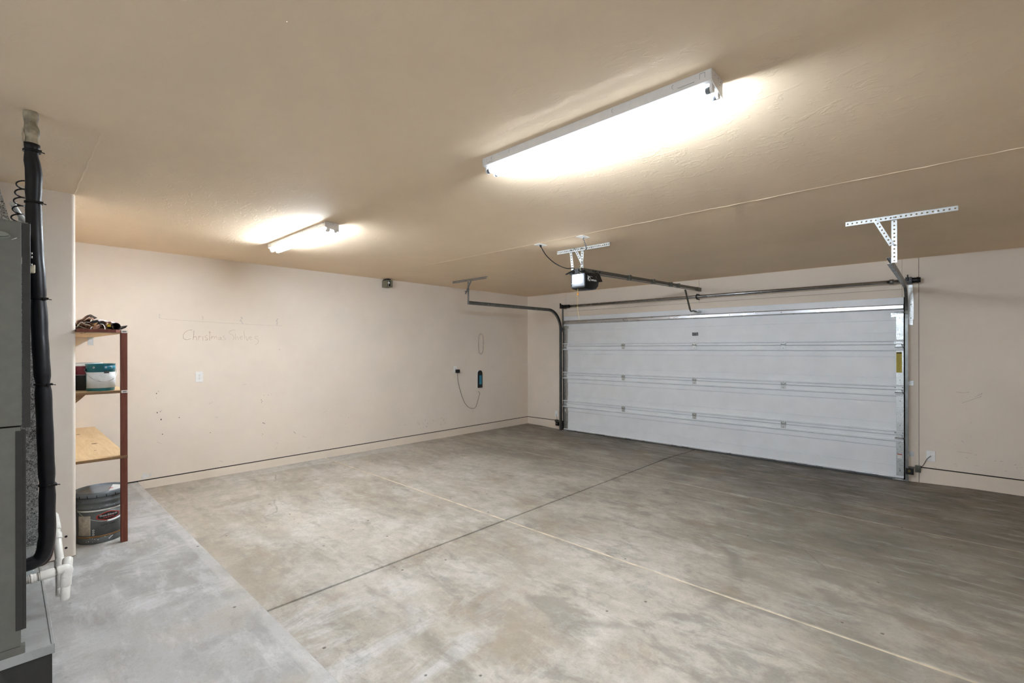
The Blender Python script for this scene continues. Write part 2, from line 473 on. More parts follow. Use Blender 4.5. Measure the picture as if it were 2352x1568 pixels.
# ---- garage floor with its joints (real grooves)
def build_floor():
    mb = MB(); J = -2.832; w = .0075
    xs = [XL-.05]; x = -6.2
    ch = [-5.9, -5.6, -5.3, -5.0, -4.4, -3.8, -3.2]
    xs += ch + [J-w-.003, J-w, J+w, J+w+.003] + [-2.4, -1.8, -1.2, -.7, -.35, -.1, .2, .5, 1.2, 2.0, XR+.05]
    def jy(y, w2): return [y-w2-.004, y-w2, y+w2, y+w2+.004]
    ys = [YE, 1.5, 2.2] + jy(2.982, .009) + [3.6, 4.4] + jy(5.16, .007) + [5.7, 6.2, 6.4, 6.6, 6.8, 7.0, 7.1, 7.45]
    def depth(i, j):
        d = 0
        if xs[i] in (J-w, J+w): d = .014
        for c, w2 in ((2.982, .009), (5.16, .007)):
            if abs(ys[j]-c) <= w2+1e-6: d = max(d, .0035)
        return d
    V = [[mb.bm.verts.new((xs[i], ys[j], floor_z(xs[i], ys[j])-depth(i, j))) for j in range(len(ys))] for i in range(len(xs))]
    for i in range(len(xs)-1):
        for j in range(len(ys)-1):
            mb.mi = 0
            inx = xs[i] == J-w; iny = any(abs((ys[j]+ys[j+1])/2-c) < 1e-4 for c in (2.982, 5.16))
            if inx: mb.mi = 1
            elif iny: mb.mi = 2
            mb._f([V[i][j], V[i+1][j], V[i+1][j+1], V[i][j+1]])
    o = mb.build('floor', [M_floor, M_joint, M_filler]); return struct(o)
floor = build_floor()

mb = MB(); mb.prism([(-2.3, -.3), (YE, -.3), (YE, -.006), (YE-.006, 0), (-2.3, 0)], 'x', XL-.05, XR+.05)
slab = struct(mb.build('floor_raised', M_slab))

# ---- walls
mb = MB()
mb.box(XL-.013, XL, YS-.1, YF+.013, .014, ZC+.02)
mb.mat(1).box(XL-.10, XL-.014, YS-.1, YF+.1, -.3, ZC+.02)
wall_left = struct(mb.build('wall_left', [M_wall, M_sill]))
mb = MB(); mb.box(XL-.02, XL+.004, YE+.0005, YF+.02, -.3, .001); base_left = struct(mb.build('baseboard_left', M_stem, bevel=.002))

DX0, DX1, DZ1 = -5.312, -.356, 1.992      # door leaf
mb = MB()
T0, T1 = YF, YF+.013
mb.box(XL-.02, -5.260, T0, T1, .010, ZC+.02)                 # left panel down to the gap
# left of the door the panel stops at the jamb
mb2 = MB()
def fw(x0, x1, z0, z1): mb2.box(x0, x1, T0, T1, z0, z1)
mb.bm.free()
mb = mb2
fw(XL-.02, -5.349, .014, ZC+.02)
fw(-5.3492, -5.2592, 1.993, ZC+.02)
fw(-5.2555, -2.7645, 2.0905, ZC+.02); fw(-2.7605, -.3715, 2.0905, ZC+.02)
fw(-5.2555, -.3715, 1.993, 2.0875)
fw(-.3695, -.2235, 1.993, ZC+.02); fw(-.322, -.2235, -.25, 1.993)
fw(-.2195, XR+.05, .014, ZC+.02)
mb.mat(1)
mb.box(XL-.1, -5.349, T1+.001, YF+.12, -.3, ZC+.02)
mb.box(-5.349, -.322, T1+.001, YF+.12, 2.0, ZC+.02)
mb.box(-.322, XR+.1, T1+.001, YF+.12, -.3, ZC+.02)
mb.box(-5.349, -.322, YF+.07, YF+.12, -.3, 2.0)
wall_front = struct(mb.build('wall_front', [M_wall, M_sill]))
mb = MB(); mb.box(XL-.02, -5.372, YF-.004, YF+.02, -.3, .001); mb.box(-.2190, XR+.05, YF-.004, YF+.02, -.3, .001)
struct(mb.build('baseboard_front', M_stem, bevel=.002))

R = .02
poly = [(XL-.1, YS), (XL-.1, YB-.1), (XS, YB-.1)] + [(XS-R+R*math.cos(a), YS-R+R*math.sin(a)) for a in [i*PI/2/6 for i in range(7)]]
mb = MB(); mb.prism(poly, 'z', .006, ZC+.02)
for f in mb.bm.faces:
    pass
wall_part = struct(mb.build('wall_partition', M_wall))
mb = MB()
for y, z in ((.281, .146), (.281, .070)): mb.disc((XS+.0006, y, z), (1, 0, 0), .0075, 12)
mb.build('nail_hole', M_nick, wall_part)

mb = MB(); mb.box(XR, XR+.1, YB-.1, YF+.1, -.35, ZC+.02); struct(mb.build('wall_right', M_wall))
# back wall behind the photographer; unseen open bay added to let fill light in
mb = MB(); mb.box(XS-.05, -3.0, YB-.1, YB, -.05, ZC+.02); mb.box(2.2, XR+.1, YB-.1, YB, -.05, ZC+.02); mb.box(-3.0, 2.2, YB-.1, YB, 2.2, ZC+.02)
struct(mb.build('wall_back', M_wall))

mb = MB(); mb.box(XL-.1, XR+.1, YB-.1, YF+.1, ZC, ZC+.08)
ceil = struct(mb.build('ceiling', M_ceil))
# taped drywall seams that stand a little proud of the ceiling
def seam(x0, x1, y, w, h, wob, n):
    mb = MB(); up = []; 
    for i in range(n+1):
        x = x0+(x1-x0)*i/n; yy = y+random.uniform(-wob, wob); hh = h*random.uniform(.4, 1)
        up.append([mb.bm.verts.new((x, yy-w, ZC)), mb.bm.verts.new((x, yy-w*.2, ZC-hh)), mb.bm.verts.new((x, yy+w, ZC))])
    for a, b in zip(up, up[1:]):
        for k in range(2): mb._f([a[k], a[k+1], b[k+1], b[k]])
    return mb.build('seam_ridge', M_ceil, ceil)
seam(-4.9, 1.2, 3.607, .006, .0032, .006, 90)
seam(XS, -3.0, .322, .005, .0008, .003, 20)
mb = MB()
for (x, y, r) in ((-1.44, .34, .03), (.61, 1.62, .035)): mb.disc((x, y, ZC-.0008), (0, 0, -1), r, 20)
mb.build('patched_spot', plain('ceiling_patch', [c*.90 for c in CEILC[:3]]+[1], .8, var=.03), ceil)

# ---- marks on the left wall
X0 = XL+.0006
WRITING = [[(1.439,1.609),(1.399,1.603),(1.366,1.573),(1.352,1.538),(1.362,1.508),(1.391,1.499),(1.426,1.511)],[(1.456,1.605),(1.448,1.499)],[(1.448,1.519),(1.463,1.535),(1.48,1.528),(1.482,1.495)],[(1.501,1.545),(1.5,1.498)],[(1.5,1.525),(1.514,1.538),(1.527,1.536)],[(1.543,1.541),(1.541,1.49)],[(1.545,1.566),(1.546,1.561)],[(1.591,1.552),(1.571,1.546),(1.562,1.531),(1.584,1.516),(1.587,1.501),(1.562,1.499)],[(1.611,1.604),(1.609,1.491)],[(1.599,1.593),(1.624,1.581)],[(1.631,1.542),(1.627,1.51)],[(1.628,1.524),(1.645,1.54),(1.657,1.527),(1.656,1.512)],[(1.657,1.527),(1.676,1.54),(1.684,1.504)],[(1.719,1.534),(1.701,1.523),(1.701,1.504),(1.719,1.508),(1.722,1.532),(1.73,1.5)],[(1.765,1.55),(1.742,1.539),(1.762,1.524),(1.772,1.506),(1.745,1.501)],[(1.878,1.621),(1.836,1.615),(1.807,1.593),(1.821,1.572),(1.85,1.557),(1.862,1.531),(1.85,1.502)],[(1.875,1.578),(1.879,1.504)],[(1.88,1.525),(1.895,1.538),(1.907,1.528),(1.912,1.502)],[(1.926,1.526),(1.95,1.535),(1.941,1.548),(1.927,1.534),(1.936,1.51),(1.957,1.512)],[(1.97,1.607),(1.976,1.514)],[(1.99,1.549),(2.006,1.495),(2.024,1.541)],[(2.029,1.522),(2.055,1.532),(2.044,1.545),(2.03,1.528),(2.039,1.506),(2.067,1.511)],[(2.132,1.551),(2.096,1.545),(2.091,1.529),(2.125,1.509),(2.133,1.48),(2.111,1.452),(2.093,1.452)]]
def stroke(mb, pts, w, x=X0):
    pts = [Vector((x, p[0], p[1])) for p in pts]
    if len(pts) > 2: pts = smoothpath(pts, 4)
    L = []
    for i, p in enumerate(pts):
        d = (pts[min(i+1, len(pts)-1)]-pts[max(i-1, 0)]).normalized(); nn = Vector((0, -d.z, d.y))
        L.append((mb.bm.verts.new(p+nn*w), mb.bm.verts.new(p-nn*w)))
    for a, b in zip(L, L[1:]): mb._f([a[0], a[1], b[1], b[0]])
mb = MB(); mb2 = MB()
for i, s in enumerate(WRITING):
    stroke(mb if i < 11 else mb2, s, .0017 if i < 11 else .0014)
o = mb.build('handwriting', M_ink, wall_left); o['label'] = 'faded handwriting reading Christmas'
o = mb2.build('handwriting', plain('very_faded_ink', (.47, .39, .34, 1), .9, var=.2, scale=25), wall_left); o['label'] = 'fainter handwriting reading Shelves'
NICKS = [(1.13,.94,4),(1.113,.918,6),(1.113,.868,3),(1.118,.712,8),(1.145,.721,4),(1.157,.73,3),(1.152,.635,8),(1.315,.638,5),(1.614,.431,5),(2.38,1.386,4),(2.195,.819,3),(2.242,.816,4),(2.284,.827,3),(2.164,.764,5),(2.173,.745,5),(2.167,.731,4),(2.184,.475,7),(2.201,.468,6),(2.177,.341,4),(1.164,.474,5),(2.569,.303,4),(1.85,.05,3),(3.2,.45,3)]
mb = MB()
for y, z, s in NICKS:
    mb.disc((X0, y, z), (1, 0, 0), .00105*s, 9, random.uniform(.5, .9))
stroke(mb, [(2.557,.322),(2.569,.303),(2.584,.286)], .0012)
mb.build('nail_hole', M_nick, wall_left)
mb = MB()
stroke(mb, [(1.141,1.726),(1.276,1.717),(1.502,1.709),(1.616,1.706),(1.798,1.698),(1.951,1.696),(2.089,1.692),(2.244,1.69),(2.42,1.690)], .0018)
for y in (1.943, 2.35): 
    for k in range(7): mb.disc((X0, y+random.uniform(-.012, .012), 1.70+.012*k), (1, 0, 0), random.uniform(.005, .011), 9)
for y in (1.14, 1.54):
    for k in range(3): mb.disc((X0, y+random.uniform(-.008, .008), 1.735+.016*k), (1, 0, 0), .006, 9)
for k in range(26):
    mb.disc((X0, 4.55+random.uniform(-.3, .55), .16+random.uniform(-.05, .07)), (1, 0, 0), random.uniform(.004, .012), 8, random.uniform(.4, 1.4))
for k in range(34):
    y = random.uniform(1.0, 6.0); z = abs(random.gauss(.1, .35))+.05
    stroke(mb, [(y, z), (y+random.uniform(-.05, .05), z+random.uniform(-.025, .035))], random.uniform(.0012, .003))
mb.build('scuff_mark', M_faint, wall_left)['kind'] = 'stuff'
mb = MB()   # dark rubbed outline of a long fixture that used to hang here
loop = [(5.862,1.32),(5.853,1.47),(5.862,1.60),(5.885,1.645),(5.93,1.655),(5.965,1.63),(5.972,1.5),(5.965,1.36),(5.94,1.305),(5.90,1.298),(5.862,1.32)]
for k in range(5):
    stroke(mb, [(a+random.uniform(-.010, .010), b+random.uniform(-.015, .015)) for a, b in loop], .0020)
mb.build('rubbed_outline', M_scuff, wall_left)
mb = MB()
mb.prism([(.98,.045),(1.0,.085),(1.03,.075),(1.045,.05),(1.06,.085),(1.07,.05),(1.03,.03),(.985,.018)], 'x', XL, XL+.002)
mb.build('plaster_patch', M_plaster, wall_left)
mb = MB()
def stroke_y(mb, pts, w, y=YF-.0006):
    pts = [Vector((p[0], y, p[1])) for p in pts]
    for a, b in zip(pts, pts[1:]):
        d = (b-a).normalized(); nn = Vector((-d.z, 0, d.x))
        mb._f([mb.bm.verts.new(a+nn*w), mb.bm.verts.new(b+nn*w), mb.bm.verts.new(b-nn*w), mb.bm.verts.new(a-nn*w)])
for p in ([(.09,.90),(.16,.893),(.2,.905)], [(.24,.85),(.30,.90),(.285,.86)], [(.14,.78),(.29,.86)], [(.10,.235),(.22,.232)], [(-5.72,.345),(-5.68,.340)]):
    stroke_y(mb, p, .0018)
for k in range(24): stroke_y(mb, (lambda a, b: [(a, b), (a+random.uniform(-.02, .03), b+random.uniform(-.012, .012))])(random.uniform(-.1, .62), abs(random.gauss(.05, .3))+.03), random.uniform(.001, .0022))
for k in range(12): mb.disc((random.uniform(-5.2, -.4), YF-.0006, random.uniform(2.02, 2.4)), (0, -1, 0), random.uniform(.0015, .003), 8)
mb.build('scuff_mark', M_scuff, wall_front)['kind'] = 'stuff'

# ------------------------------------------------------------------ fluorescent lights
def fixture():
    x0, x1, y0, y1 = -1.864, -.637, 1.787, 1.905; cx, cy = (x0+x1)/2, (y0+y1)/2
    t = thing('fluorescent_light', 'near white two-tube fluorescent strip light on the ceiling', 'ceiling light', (cx, cy, 2.30), 'fluorescent strip lights on the ceiling')
    mb = MB()
    ch = [(y0, ZC), (y0, 2.399), (y0+.012, 2.394), (cy-.013, 2.390), (cy-.011, 2.384), (cy+.011, 2.384), (cy+.013, 2.390), (y1-.012, 2.394), (y1, 2.399), (y1, ZC)]
    mb.prism(ch, 'x', x0+.002, x1-.002)
    mb.build('housing', M_white, t, bevel=.0015)
    for s, x in ((1, x0), (-1, x1)):
        mb = MB(); mb.prism([(y0-.001, ZC-.001), (y0-.001, 2.401), (y0+.02, 2.392), (y1-.02, 2.376), (y1+.001, 2.372), (y1+.001, ZC-.001)], 'x', x-.0012, x+.0012)
        e = mb.build('end_plate', M_white, t)
        mb = MB()
        for (a, b) in ((.03, 2.425), (.085, 2.41), (.07, 2.43), (.095, 2.425)): mb.disc((x-s*.0016, y0+a, b), (-s, 0, 0), .0022, 8)
        mb.build('hole', M_dark, e)
    # knockouts on the visible side
    mb = MB()
    for px in (-1.79, -1.66, -1.05, -.78): 
        a = arc(px, 2.424, .009, PI*.6, PI*1.4, 6)
        for p, q in zip(a, a[1:]): mb.bar((p[0], y0-.0004, p[1]), (q[0], y0-.0004, q[1]), .0012, .0012)
    mb.bar((-.765, y0-.0004, 2.412), (-.70, y0-.0004, 2.412), .0012, .0016); mb.bar((-.68, y0-.0004, 2.414), (-.68, y0-.0004, 2.434), .0012, .0012)
    mb.bar((-.66, y0-.0004, 2.414), (-.66, y0-.0004, 2.434), .0012, .0012); mb.bar((-.68, y0-.0004, 2.434), (-.66, y0-.0004, 2.434), .0012, .0012)
    for px in (-1.85, -1.835):
        for z in (2.427, 2.417): mb.disc((px, y0-.0006, z), (0, -1, 0), .002, 8)
    mb.bar((-1.83, y0-.0004, 2.408), (-1.79, y0-.0004, 2.408), .0012, .0016)
    mb.build('knockout', M_knock, t)
    for y, m in ((cy-.029, M_tube2), (cy+.031, M_tube)):
        mb = MB(); mb.cyl((x0+.028, y, 2.375), (x1-.028, y, 2.375), .013, n=14, caps=False)
        tb = mb.build('tube', m, t)
        for xa, xb in ((x0+.012, x0+.030), (x1-.030, x1-.012)):
            mb = MB(); mb.cyl((xa, y, 2.375), (xb, y, 2.375), .0133, n=14)
            mb.build('end_cap', M_silverplastic, tb)
        for xa in (x0+.003, x1-.013):
            mb = MB(); P = [(y-.014, 2.395), (y-.014, 2.375)] + [(y+.014*math.cos(a), 2.375+.014*math.sin(a)) for a in [PI+PI*i/8 for i in range(9)]] + [(y+.014, 2.375), (y+.014, 2.395)]
            mb.prism(P, 'x', xa, xa+.010)
            mb.build('lamp_holder', M_plastic, t, bevel=.001)
    return t
fx1 = fixture()
fx2 = copy_tree(fx1)
fx2.location = (fx1.location.x-3.093, fx1.location.y, fx1.location.z)
for ch_ in fx2.children:                      # both tubes of the far light burn fully
    if ch_.name.startswith('tube'):
        ch_.data = ch_.data.copy(); ch_.data.materials[0] = M_tube_far
fx2['label'] = 'far white two-tube fluorescent strip light on the ceiling near the left wall'

# ------------------------------------------------------------------ garage door
door = thing('door_1', 'closed white four-section steel overhead garage door', 'garage door', (-2.83, YF+.02, -.18))
door['kind'] = 'structure'
SEAM = [-.150, .357, .893, 1.430, DZ1]
def section(z0, z1, first, last):
    f = YF-.003           # recessed inner face
    P = []
    def d(z, k): P.append((f-k, z))
    lo, hi = z0+.001, z1-.001
    if first:
        d(lo, .020); d(lo+.024, .020); d(lo+.026, .008)
    else:
        d(lo, .004); d(lo+.002, .016); d(lo+.034, .016); d(lo+.0345, .002); d(lo+.040, .002); d(lo+.0405, .034); d(lo+.053, .034); d(lo+.0535, .008)
    d(lo+.139, .010); d(lo+.1392, -.010); d(lo+.146, -.010); d(lo+.1462, .001)
    top = hi-.142 if not last else hi-.268
    d(top-.0062, .001); d(top-.006, -.010); d(top-.0002, -.010); d(top, .010)
    if not last:
        d(hi-.076, .010); d(hi-.0755, -.004); d(hi-.0685, -.004); d(hi-.068, .034); d(hi-.055, .034); d(hi-.0545, .014); d(hi-.003, .016); d(hi, .004)
    else:
        d(hi, .008)
    P.append((YF+.045, hi)); P.append((YF+.045, lo))
    mb = MB(); mb.prism(P, 'x', DX0, DX1)
    return mb.build('door_section', M_door, door)
secs = [section(SEAM[i], SEAM[i+1], i == 0, i == 3) for i in range(4)]
for i in range(4):
    z0, z1 = SEAM[i]+.058, SEAM[i+1]-.070
    if i == 0: z0 = SEAM[0]+.03
    if i == 3: z1 = DZ1-.185
    for s, xa in ((1, DX0), (-1, DX1)):
        mb = MB(); w = .092 if s > 0 else .070
        xx = sorted((xa, xa+s*w))
        mb.box(xx[0], xx[1], YF-.017, YF-.003, z0, z1)
        e = mb.build('end_stile', M_galv, door, bevel=.001)
        mb = MB()
        for zz in (z0+.06, z0+.085, z0+.11):
            for q in (.2, .82): mb.disc((xx[0]+(xx[1]-xx[0])*q, YF-.0178, zz+.16), (0, -1, 0), .0025, 8)
        for zz in (z0+.06, z1-.06): mb.disc((xx[0]+(xx[1]-xx[0])*.5, YF-.0178, zz), (0, -1, 0), .004, 10)
        mb.build('stile_hole', M_dark, e)
        if i == 2 and s < 0:
            mb = MB(); mb.box(-.424, -.372, YF-.0185, YF-.017, 1.100, 1.345); lab = mb.build('warning_label', M_yellow, door); lab['label'] = 'yellow warning label with dark print'
            mb = MB(); mb.box(-.421, -.375, YF-.0192, YF-.0184, 1.322, 1.341)
            for k in range(16): mb.box(-.418, -.378-.012*random.random(), YF-.0190, YF-.0184, 1.302-.0125*k, 1.302-.0125*k+.0025)
            mb.build('label_print', M_ylab, lab)
        if i == 0 and s < 0:
            mb = MB(); mb.box(-.416, -.373, YF-.0182, YF-.017, .082, .136); st = mb.build('warning_sticker', M_tag, door)
            mb = MB(); mb.box(-.416, -.373, YF-.0188, YF-.0182, .126, .136); mb.build('sticker_band', M_red, st)
        if i == 0 and s > 0:
            mb = MB(); mb.box(-5.285, -5.262, YF-.0182, YF-.017, .20, .245); mb.build('warning_sticker', M_tag, door)
# top strut (hat profile)
mb = MB()
mb.prism([(YF-.006, 1.828), (YF-.010, 1.826), (YF-.012, 1.842), (YF-.050, 1.846), (YF-.054, 1.858), (YF-.054, 1.895), (YF-.050, 1.905), (YF-.012, 1.908), (YF-.010, 1.924), (YF-.006, 1.926)], 'x', DX0+.004, DX1-.002)
strut = mb.build('top_strut', M_chrome, door)
mb = MB()
for x in (-4.03, -1.63, -2.3): mb.cyl((x, YF-.060, 1.876), (x, YF-.05, 1.876), .008, n=10)
mb.build('bolt', M_track, strut)
# hinges on the three seams
for z in SEAM[1:4]:
    for x in (-4.048, -2.829, -1.616):
        mb = MB(); y = YF-.019
        mb.box(x-.034, x+.034, y-.0035, y, z+.012, z+.048); mb.box(x-.030, x+.030, y-.0035, y, z-.052, z-.006)
        mb.prism([(x-.030, z-.006), (x+.030, z-.006), (x+.019, z+.010), (x-.019, z+.010)], 'y', y-.012, y-.006)
        mb.cyl((x-.030, y-.009, z+.011), (x+.030, y-.009, z+.011), .007, n=10)
        h = mb.build('hinge', M_strap, door, bevel=.001)
        mb = MB()
        for (a, b) in ((0, .038), (-.022, .024), (.022, .024), (0, -.038)): mb.cyl((x+a, y-.006, z+b), (x+a, y-.003, z+b), .0045, n=8)
        mb.bar((x-.024, y-.0165, z+.006), (x+.026, y-.0165, z+.004), .002, .004)
        mb.build('hinge_bolt', M_dark, h)
    for s, xa in ((1, DX0), (-1, DX1)):
        w = .088*s; xx = sorted((xa, xa+w))
        mb = MB(); y = YF-.019
        mb.box(xx[0], xx[1], y-.004, y, z+.012, z+.044)
        mb.prism([(xx[0]+.002, z-.044), (xx[1]-.002, z-.044), (xx[1]-.022, z+.006), (xx[0]+.022, z+.006)], 'y', y-.026, y-.002)
        h = mb.build('end_hinge', M_strap, door, bevel=.0015)
        mb = MB()
        for q in (.12, .88): mb.disc((xx[0]+(xx[1]-xx[0])*q, y-.0046, z+.03), (0, -1, 0), .005, 8)
        mb.build('hinge_bolt', M_dark, h)
        mb = MB(); xo = xa-s*.030
        mb.cyl((xa+w*.9, y-.024, z-.030), (xo, y-.024, z-.030), .0055, n=10)
        mb.cyl((xo-s*.006, YF-.062, z-.030), (xo+s*.006, YF-.062, z-.030), .021, n=18)
        mb.build('roller', M_track, door)
for s, xa in ((1, DX0), (-1, DX1)):     # top and bottom fixtures with rollers
    mb = MB(); xx = sorted((xa, xa+s*.115)); mb.box(xx[0], xx[1], YF-.058, YF-.020, 1.800, 1.806); mb.box(xx[0], xx[1], YF-.024, YF-.018, 1.76, 1.806)
    mb.cyl((xa+s*.09, YF-.045, 1.812), (xa-s*.03, YF-.045, 1.812), .0055, n=10)
    mb.build('top_fixture', M_galv, door)
    mb = MB(); xx = sorted((xa-s*.02, xa+s*.10)); mb.box(xx[0], xx[1], YF-.045, YF-.020, -.168, -.163); mb.cyl((xa+s*.08, YF-.035, -.160), (xa-s*.035, YF-.035, -.160), .0055, n=10)
    mb.build('bottom_fixture', M_galv, door)
# badge plate
mb = MB(); mb.prism([(-2.866+.006, 1.583), (-2.776, 1.583), (-2.776, 1.633), (-2.866, 1.633), (-2.866, 1.590)], 'y', YF-.008, YF-.003)
bd = mb.build('badge_plate', M_seal, door, bevel=.001); bd['label'] = 'small dark oval-marked badge plate'
mb = MB()
for k in range(20):
    a, b = 2*PI*k/20, 2*PI*(k+1)/20
    mb.bar((-2.821+.032*math.cos(a), YF-.0085, 1.610+.014*math.sin(a)), (-2.821+.032*math.cos(b), YF-.0085, 1.610+.014*math.sin(b)), .001, .0025)
mb.box(-2.80, -2.780, YF-.0088, YF-.008, 1.586, 1.591)
mb.build('badge_mark', M_strap, bd)
# bottom retainer and rubber seal
mb = MB(); mb.box(DX0, DX1, YF-.028, YF+.04, -.153, -.138); mb.build('bottom_retainer', M_chrome, door, bevel=.002)
mb = MB(); mb.prism([(YF-.020, -.153), (YF-.026, -.165), (YF-.022, -.182), (YF-.006, -.188), (YF+.03, -.182), (YF+.03, -.153)], 'x', DX0+.004, DX1-.004)
mb.build('bottom_seal', M_seal, door)

# ------------------------------------------------------------------ spring tube above the door
tt = thing('spring_tube', 'dark steel spring tube running above the white garage door', 'door hardware', (-2.79, 7.117, 2.12))
mb = MB(); mb.cyl((-5.25, 7.117, 2.172), (-.30, 7.117, 2.172), .0225, n=24); mb.build('tube', M_tubemetal, tt)
for x0, x1 in ((-5.315, -5.175), (-.335, -.262)):
    mb = MB(); mb.box(x0, x0+.06, 7.08, YF-.001, 2.138, 2.208)
    mb.cyl((x0+.055, 7.117, 2.172), (x1+.06, 7.117, 2.172), .031, n=20); mb.cyl((x0+.10, 7.117, 2.172), (x0+.115, 7.117, 2.172), .035, n=20)
    mb.box(x0+.015, x0+.028, 7.06, 7.075+.02, 2.17, 2.235)
    mb.build('end_bearing', M_black, tt, bevel=.003)
mb = MB(); mb.cyl((-2.766, 7.117, 2.172), (-2.75, 7.117, 2.172), .034, n=20); mb.box(-2.764, -2.752, 7.11, YF-.001, 2.20, 2.215); mb.box(-2.764, -2.752, 7.11, YF-.001, 2.128, 2.143)
mb.build('centre_bracket', M_black, tt)
mb = MB(); mb.cyl((-.48, 7.117, 2.172), (-.44, 7.117, 2.172), .030, n=20); mb.build('collar', M_track, tt)

# ------------------------------------------------------------------ tracks
def track(xc, s, label, mat_hang):
    """s = +1: opening of the channel faces +x (left track)"""
    yv, zh, Rr = 7.142, 2.098, .36
    t = thing('door_track', label, 'door track', (xc, yv, -.165), 'door tracks')
    path = [(yv, -.160), (yv, zh-Rr)] + [(yv-Rr+Rr*math.cos(a), zh-Rr+Rr*math.sin(a)) for a in [PI/2*i/12 for i in range(1, 13)]] + [(4.80, zh-.006)]
    # channel: offsets (across the track, along x)
    prof = [(-.024, .013), (-.0255, .013), (-.0255, -.013), (.0255, -.013), (.0255, .013), (.024, .013), (.020, .016)]
    mb = MB(); rings = []
    for i, p in enumerate(path):
        a = Vector(path[max(i-1, 0)]); b = Vector(path[min(i+1, len(path)-1)]); d = (b-a).normalized()
        nrm = Vector((d.y, -d.x))
        rings.append([mb.bm.verts.new((xc+s*q, p[0]+nrm.x*o, p[1]+nrm.y*o)) for o, q in prof])
    for a, b in zip(rings, rings[1:]):
        for k in range(len(prof)-1): mb._f([a[k], a[k+1], b[k+1], b[k]])
    mb.build('rail', M_track, t, solid=.0022)
    mb = MB()
    for y in (5.25, 5.6, 6.0): mb.cyl((xc+s*-.012, y, zh-.004), (xc+s*-.004, y, zh-.004), .006, n=10)
    mb.build('bolt', M_chrome, t)
    # wall brackets
    for z in (.98, .15) if s < 0 else (1.0, .2):
        mb = MB(); xo = xc-s*.013
        xx = sorted((xo, xo-s*.004)); mb.box(xx[0], xx[1], yv-.02, YF, z-.022, z+.022)
        xx = sorted((xo, xo-s*.045)); mb.box(xx[0], xx[1], YF-.004, YF, z-.028, z+.028)
        mb.cyl((xo-s*.024, YF-.010, z), (xo-s*.024, YF-.003, z), .008, n=8)
        mb.build('wall_bracket', M_strap, t, bevel=.001)
    # flag bracket at the curve
    mb = MB(); xo = xc-s*.013
    if s < 0:
        mb.prism([(xo, 1.66), (xo+.040, 1.66), (xo+.040, 1.72), (xo+.048, 1.73), (xo+.045, 2.0), (xo+.036, 2.13), (xo, 2.13)], 'y', YF-.012, YF-.008)
        mb.box(xo, xo+.003, yv, YF-.008, 1.66, 1.95)
    else:
        mb.box(xo-.004, xo, yv-.02, YF, 1.74, 1.78); mb.box(xo-.003, xo+.03, YF-.008, YF, 1.70, 2.14)
    fb = mb.build('flag_bracket', M_strap if s < 0 else M_track, t)
    if s < 0:
        mb = MB()
        for z in (1.90, 1.74): mb.cyl((xo+.022, YF-.016, z), (xo+.022, YF-.012, z), .007, n=10)
        mb.build('bolt', M_track, fb)
    # hanger: perforated angle on the ceiling, drop and brace
    ya = 4.755
    xa0, xa1 = (-5.645, -4.885) if s > 0 else (-.606, .074)
    mb = MB(); mb.angle((xa0, ya, ZC-.002), (xa1, ya, ZC-.002), (0, 0, -1), (0, 1, 0), .034, .031)
    mb.build('ceiling_angle', mat_hang, t, solid=.002)
    xd = xc-s*.016
    mb = MB(); mb.angle((xd, ya+.035 if s < 0 else ya+.05, ZC-.03), (xd, ya+.04 if s < 0 else ya+.05, zh-.026), (-s, 0, 0) if s < 0 else (s, 0, 0), (0, 1, 0), .034, .031)
    mb.build('drop_strap', mat_hang, t, solid=.002)
    mb = MB()
    if s < 0: mb.angle((-.425, ya-.006, ZC-.018), (xd-.012, ya+.028, 2.205), (.82, 0, .57), (0, 1, 0), .030, .031)
    else: mb.angle((xd+.10, ya+.02, ZC-.02), (xd-.03, ya+.02, 2.225), (.86, 0, .5), (0, 1, 0), .030, .031)
    mb.build('brace', mat_hang, t, solid=.002)
    mb = MB()
    for (x, z) in (((xd+.016, ZC-.02), (xd+.016, 2.21)) if s < 0 else ((xd+.016, ZC-.02), (xd, 2.26))): mb.cyl((x, ya+.036, z), (x, ya-.004, z), .006, n=8)
    mb.build('bolt', M_track, t)
    return t
track(-5.340, 1, 'left door track curving back from the garage door beside the corner', M_galvdark)
track(-.326, -1, 'right door track curving back from the garage door by the right jamb', M_strap)

# ------------------------------------------------------------------ garage door opener
op = thing('garage_door_opener', 'black garage door opener with lit lens hanging from the ceiling', 'garage door opener', (-2.73, 4.06, 1.99))
hx0, hx1, hy0 = -2.818, -2.648, 3.950
mb = MB()
sec = [(0.0, 2.010, 2.154, 0), (.012, 2.002, 2.160, .004), (.12, 1.993, 2.168, .006), (.20, 2.000, 2.172, .004), (.245, 2.030, 2.176, .0), (.262, 2.070, 2.172, -.004)]
rings = []
for dy, za, zb, ex in sec:
    r = .016
    c = []
    for (px, pz, a0) in ((hx1+ex-r, zb-r, 0), (hx0-ex+r, zb-r, PI/2), (hx0-ex+r, za+r, PI), (hx1+ex-r, za+r, 1.5*PI)):
        for i in range(4): 
            a = a0+PI/2*i/3; c.append(mb.bm.verts.new((px+r*math.cos(a), hy0+dy, pz+r*math.sin(a))))
    rings.append(c)
for a, b in zip(rings, rings[1:]):
    for k in range(16): mb._f([a[k], a[(k+1)%16], b[(k+1)%16], b[k]], True)
mb._f(rings[0][::-1]); mb._f(rings[-1])
mb.prism([(hy0+.21, 2.175), (hy0+.27, 2.17), (hy0+.33, 2.095), (hy0+.262, 2.085)], 'x', hx0+.01, hx1-.0)
mb.build('motor_housing', M_black, op)
mb = MB(); mb.box(hx0+.012, hx1-.006, hy0-.004, hy0+.002, 2.022, 2.150); ff = mb.build('front_panel', M_silverplastic, op, bevel=.003)
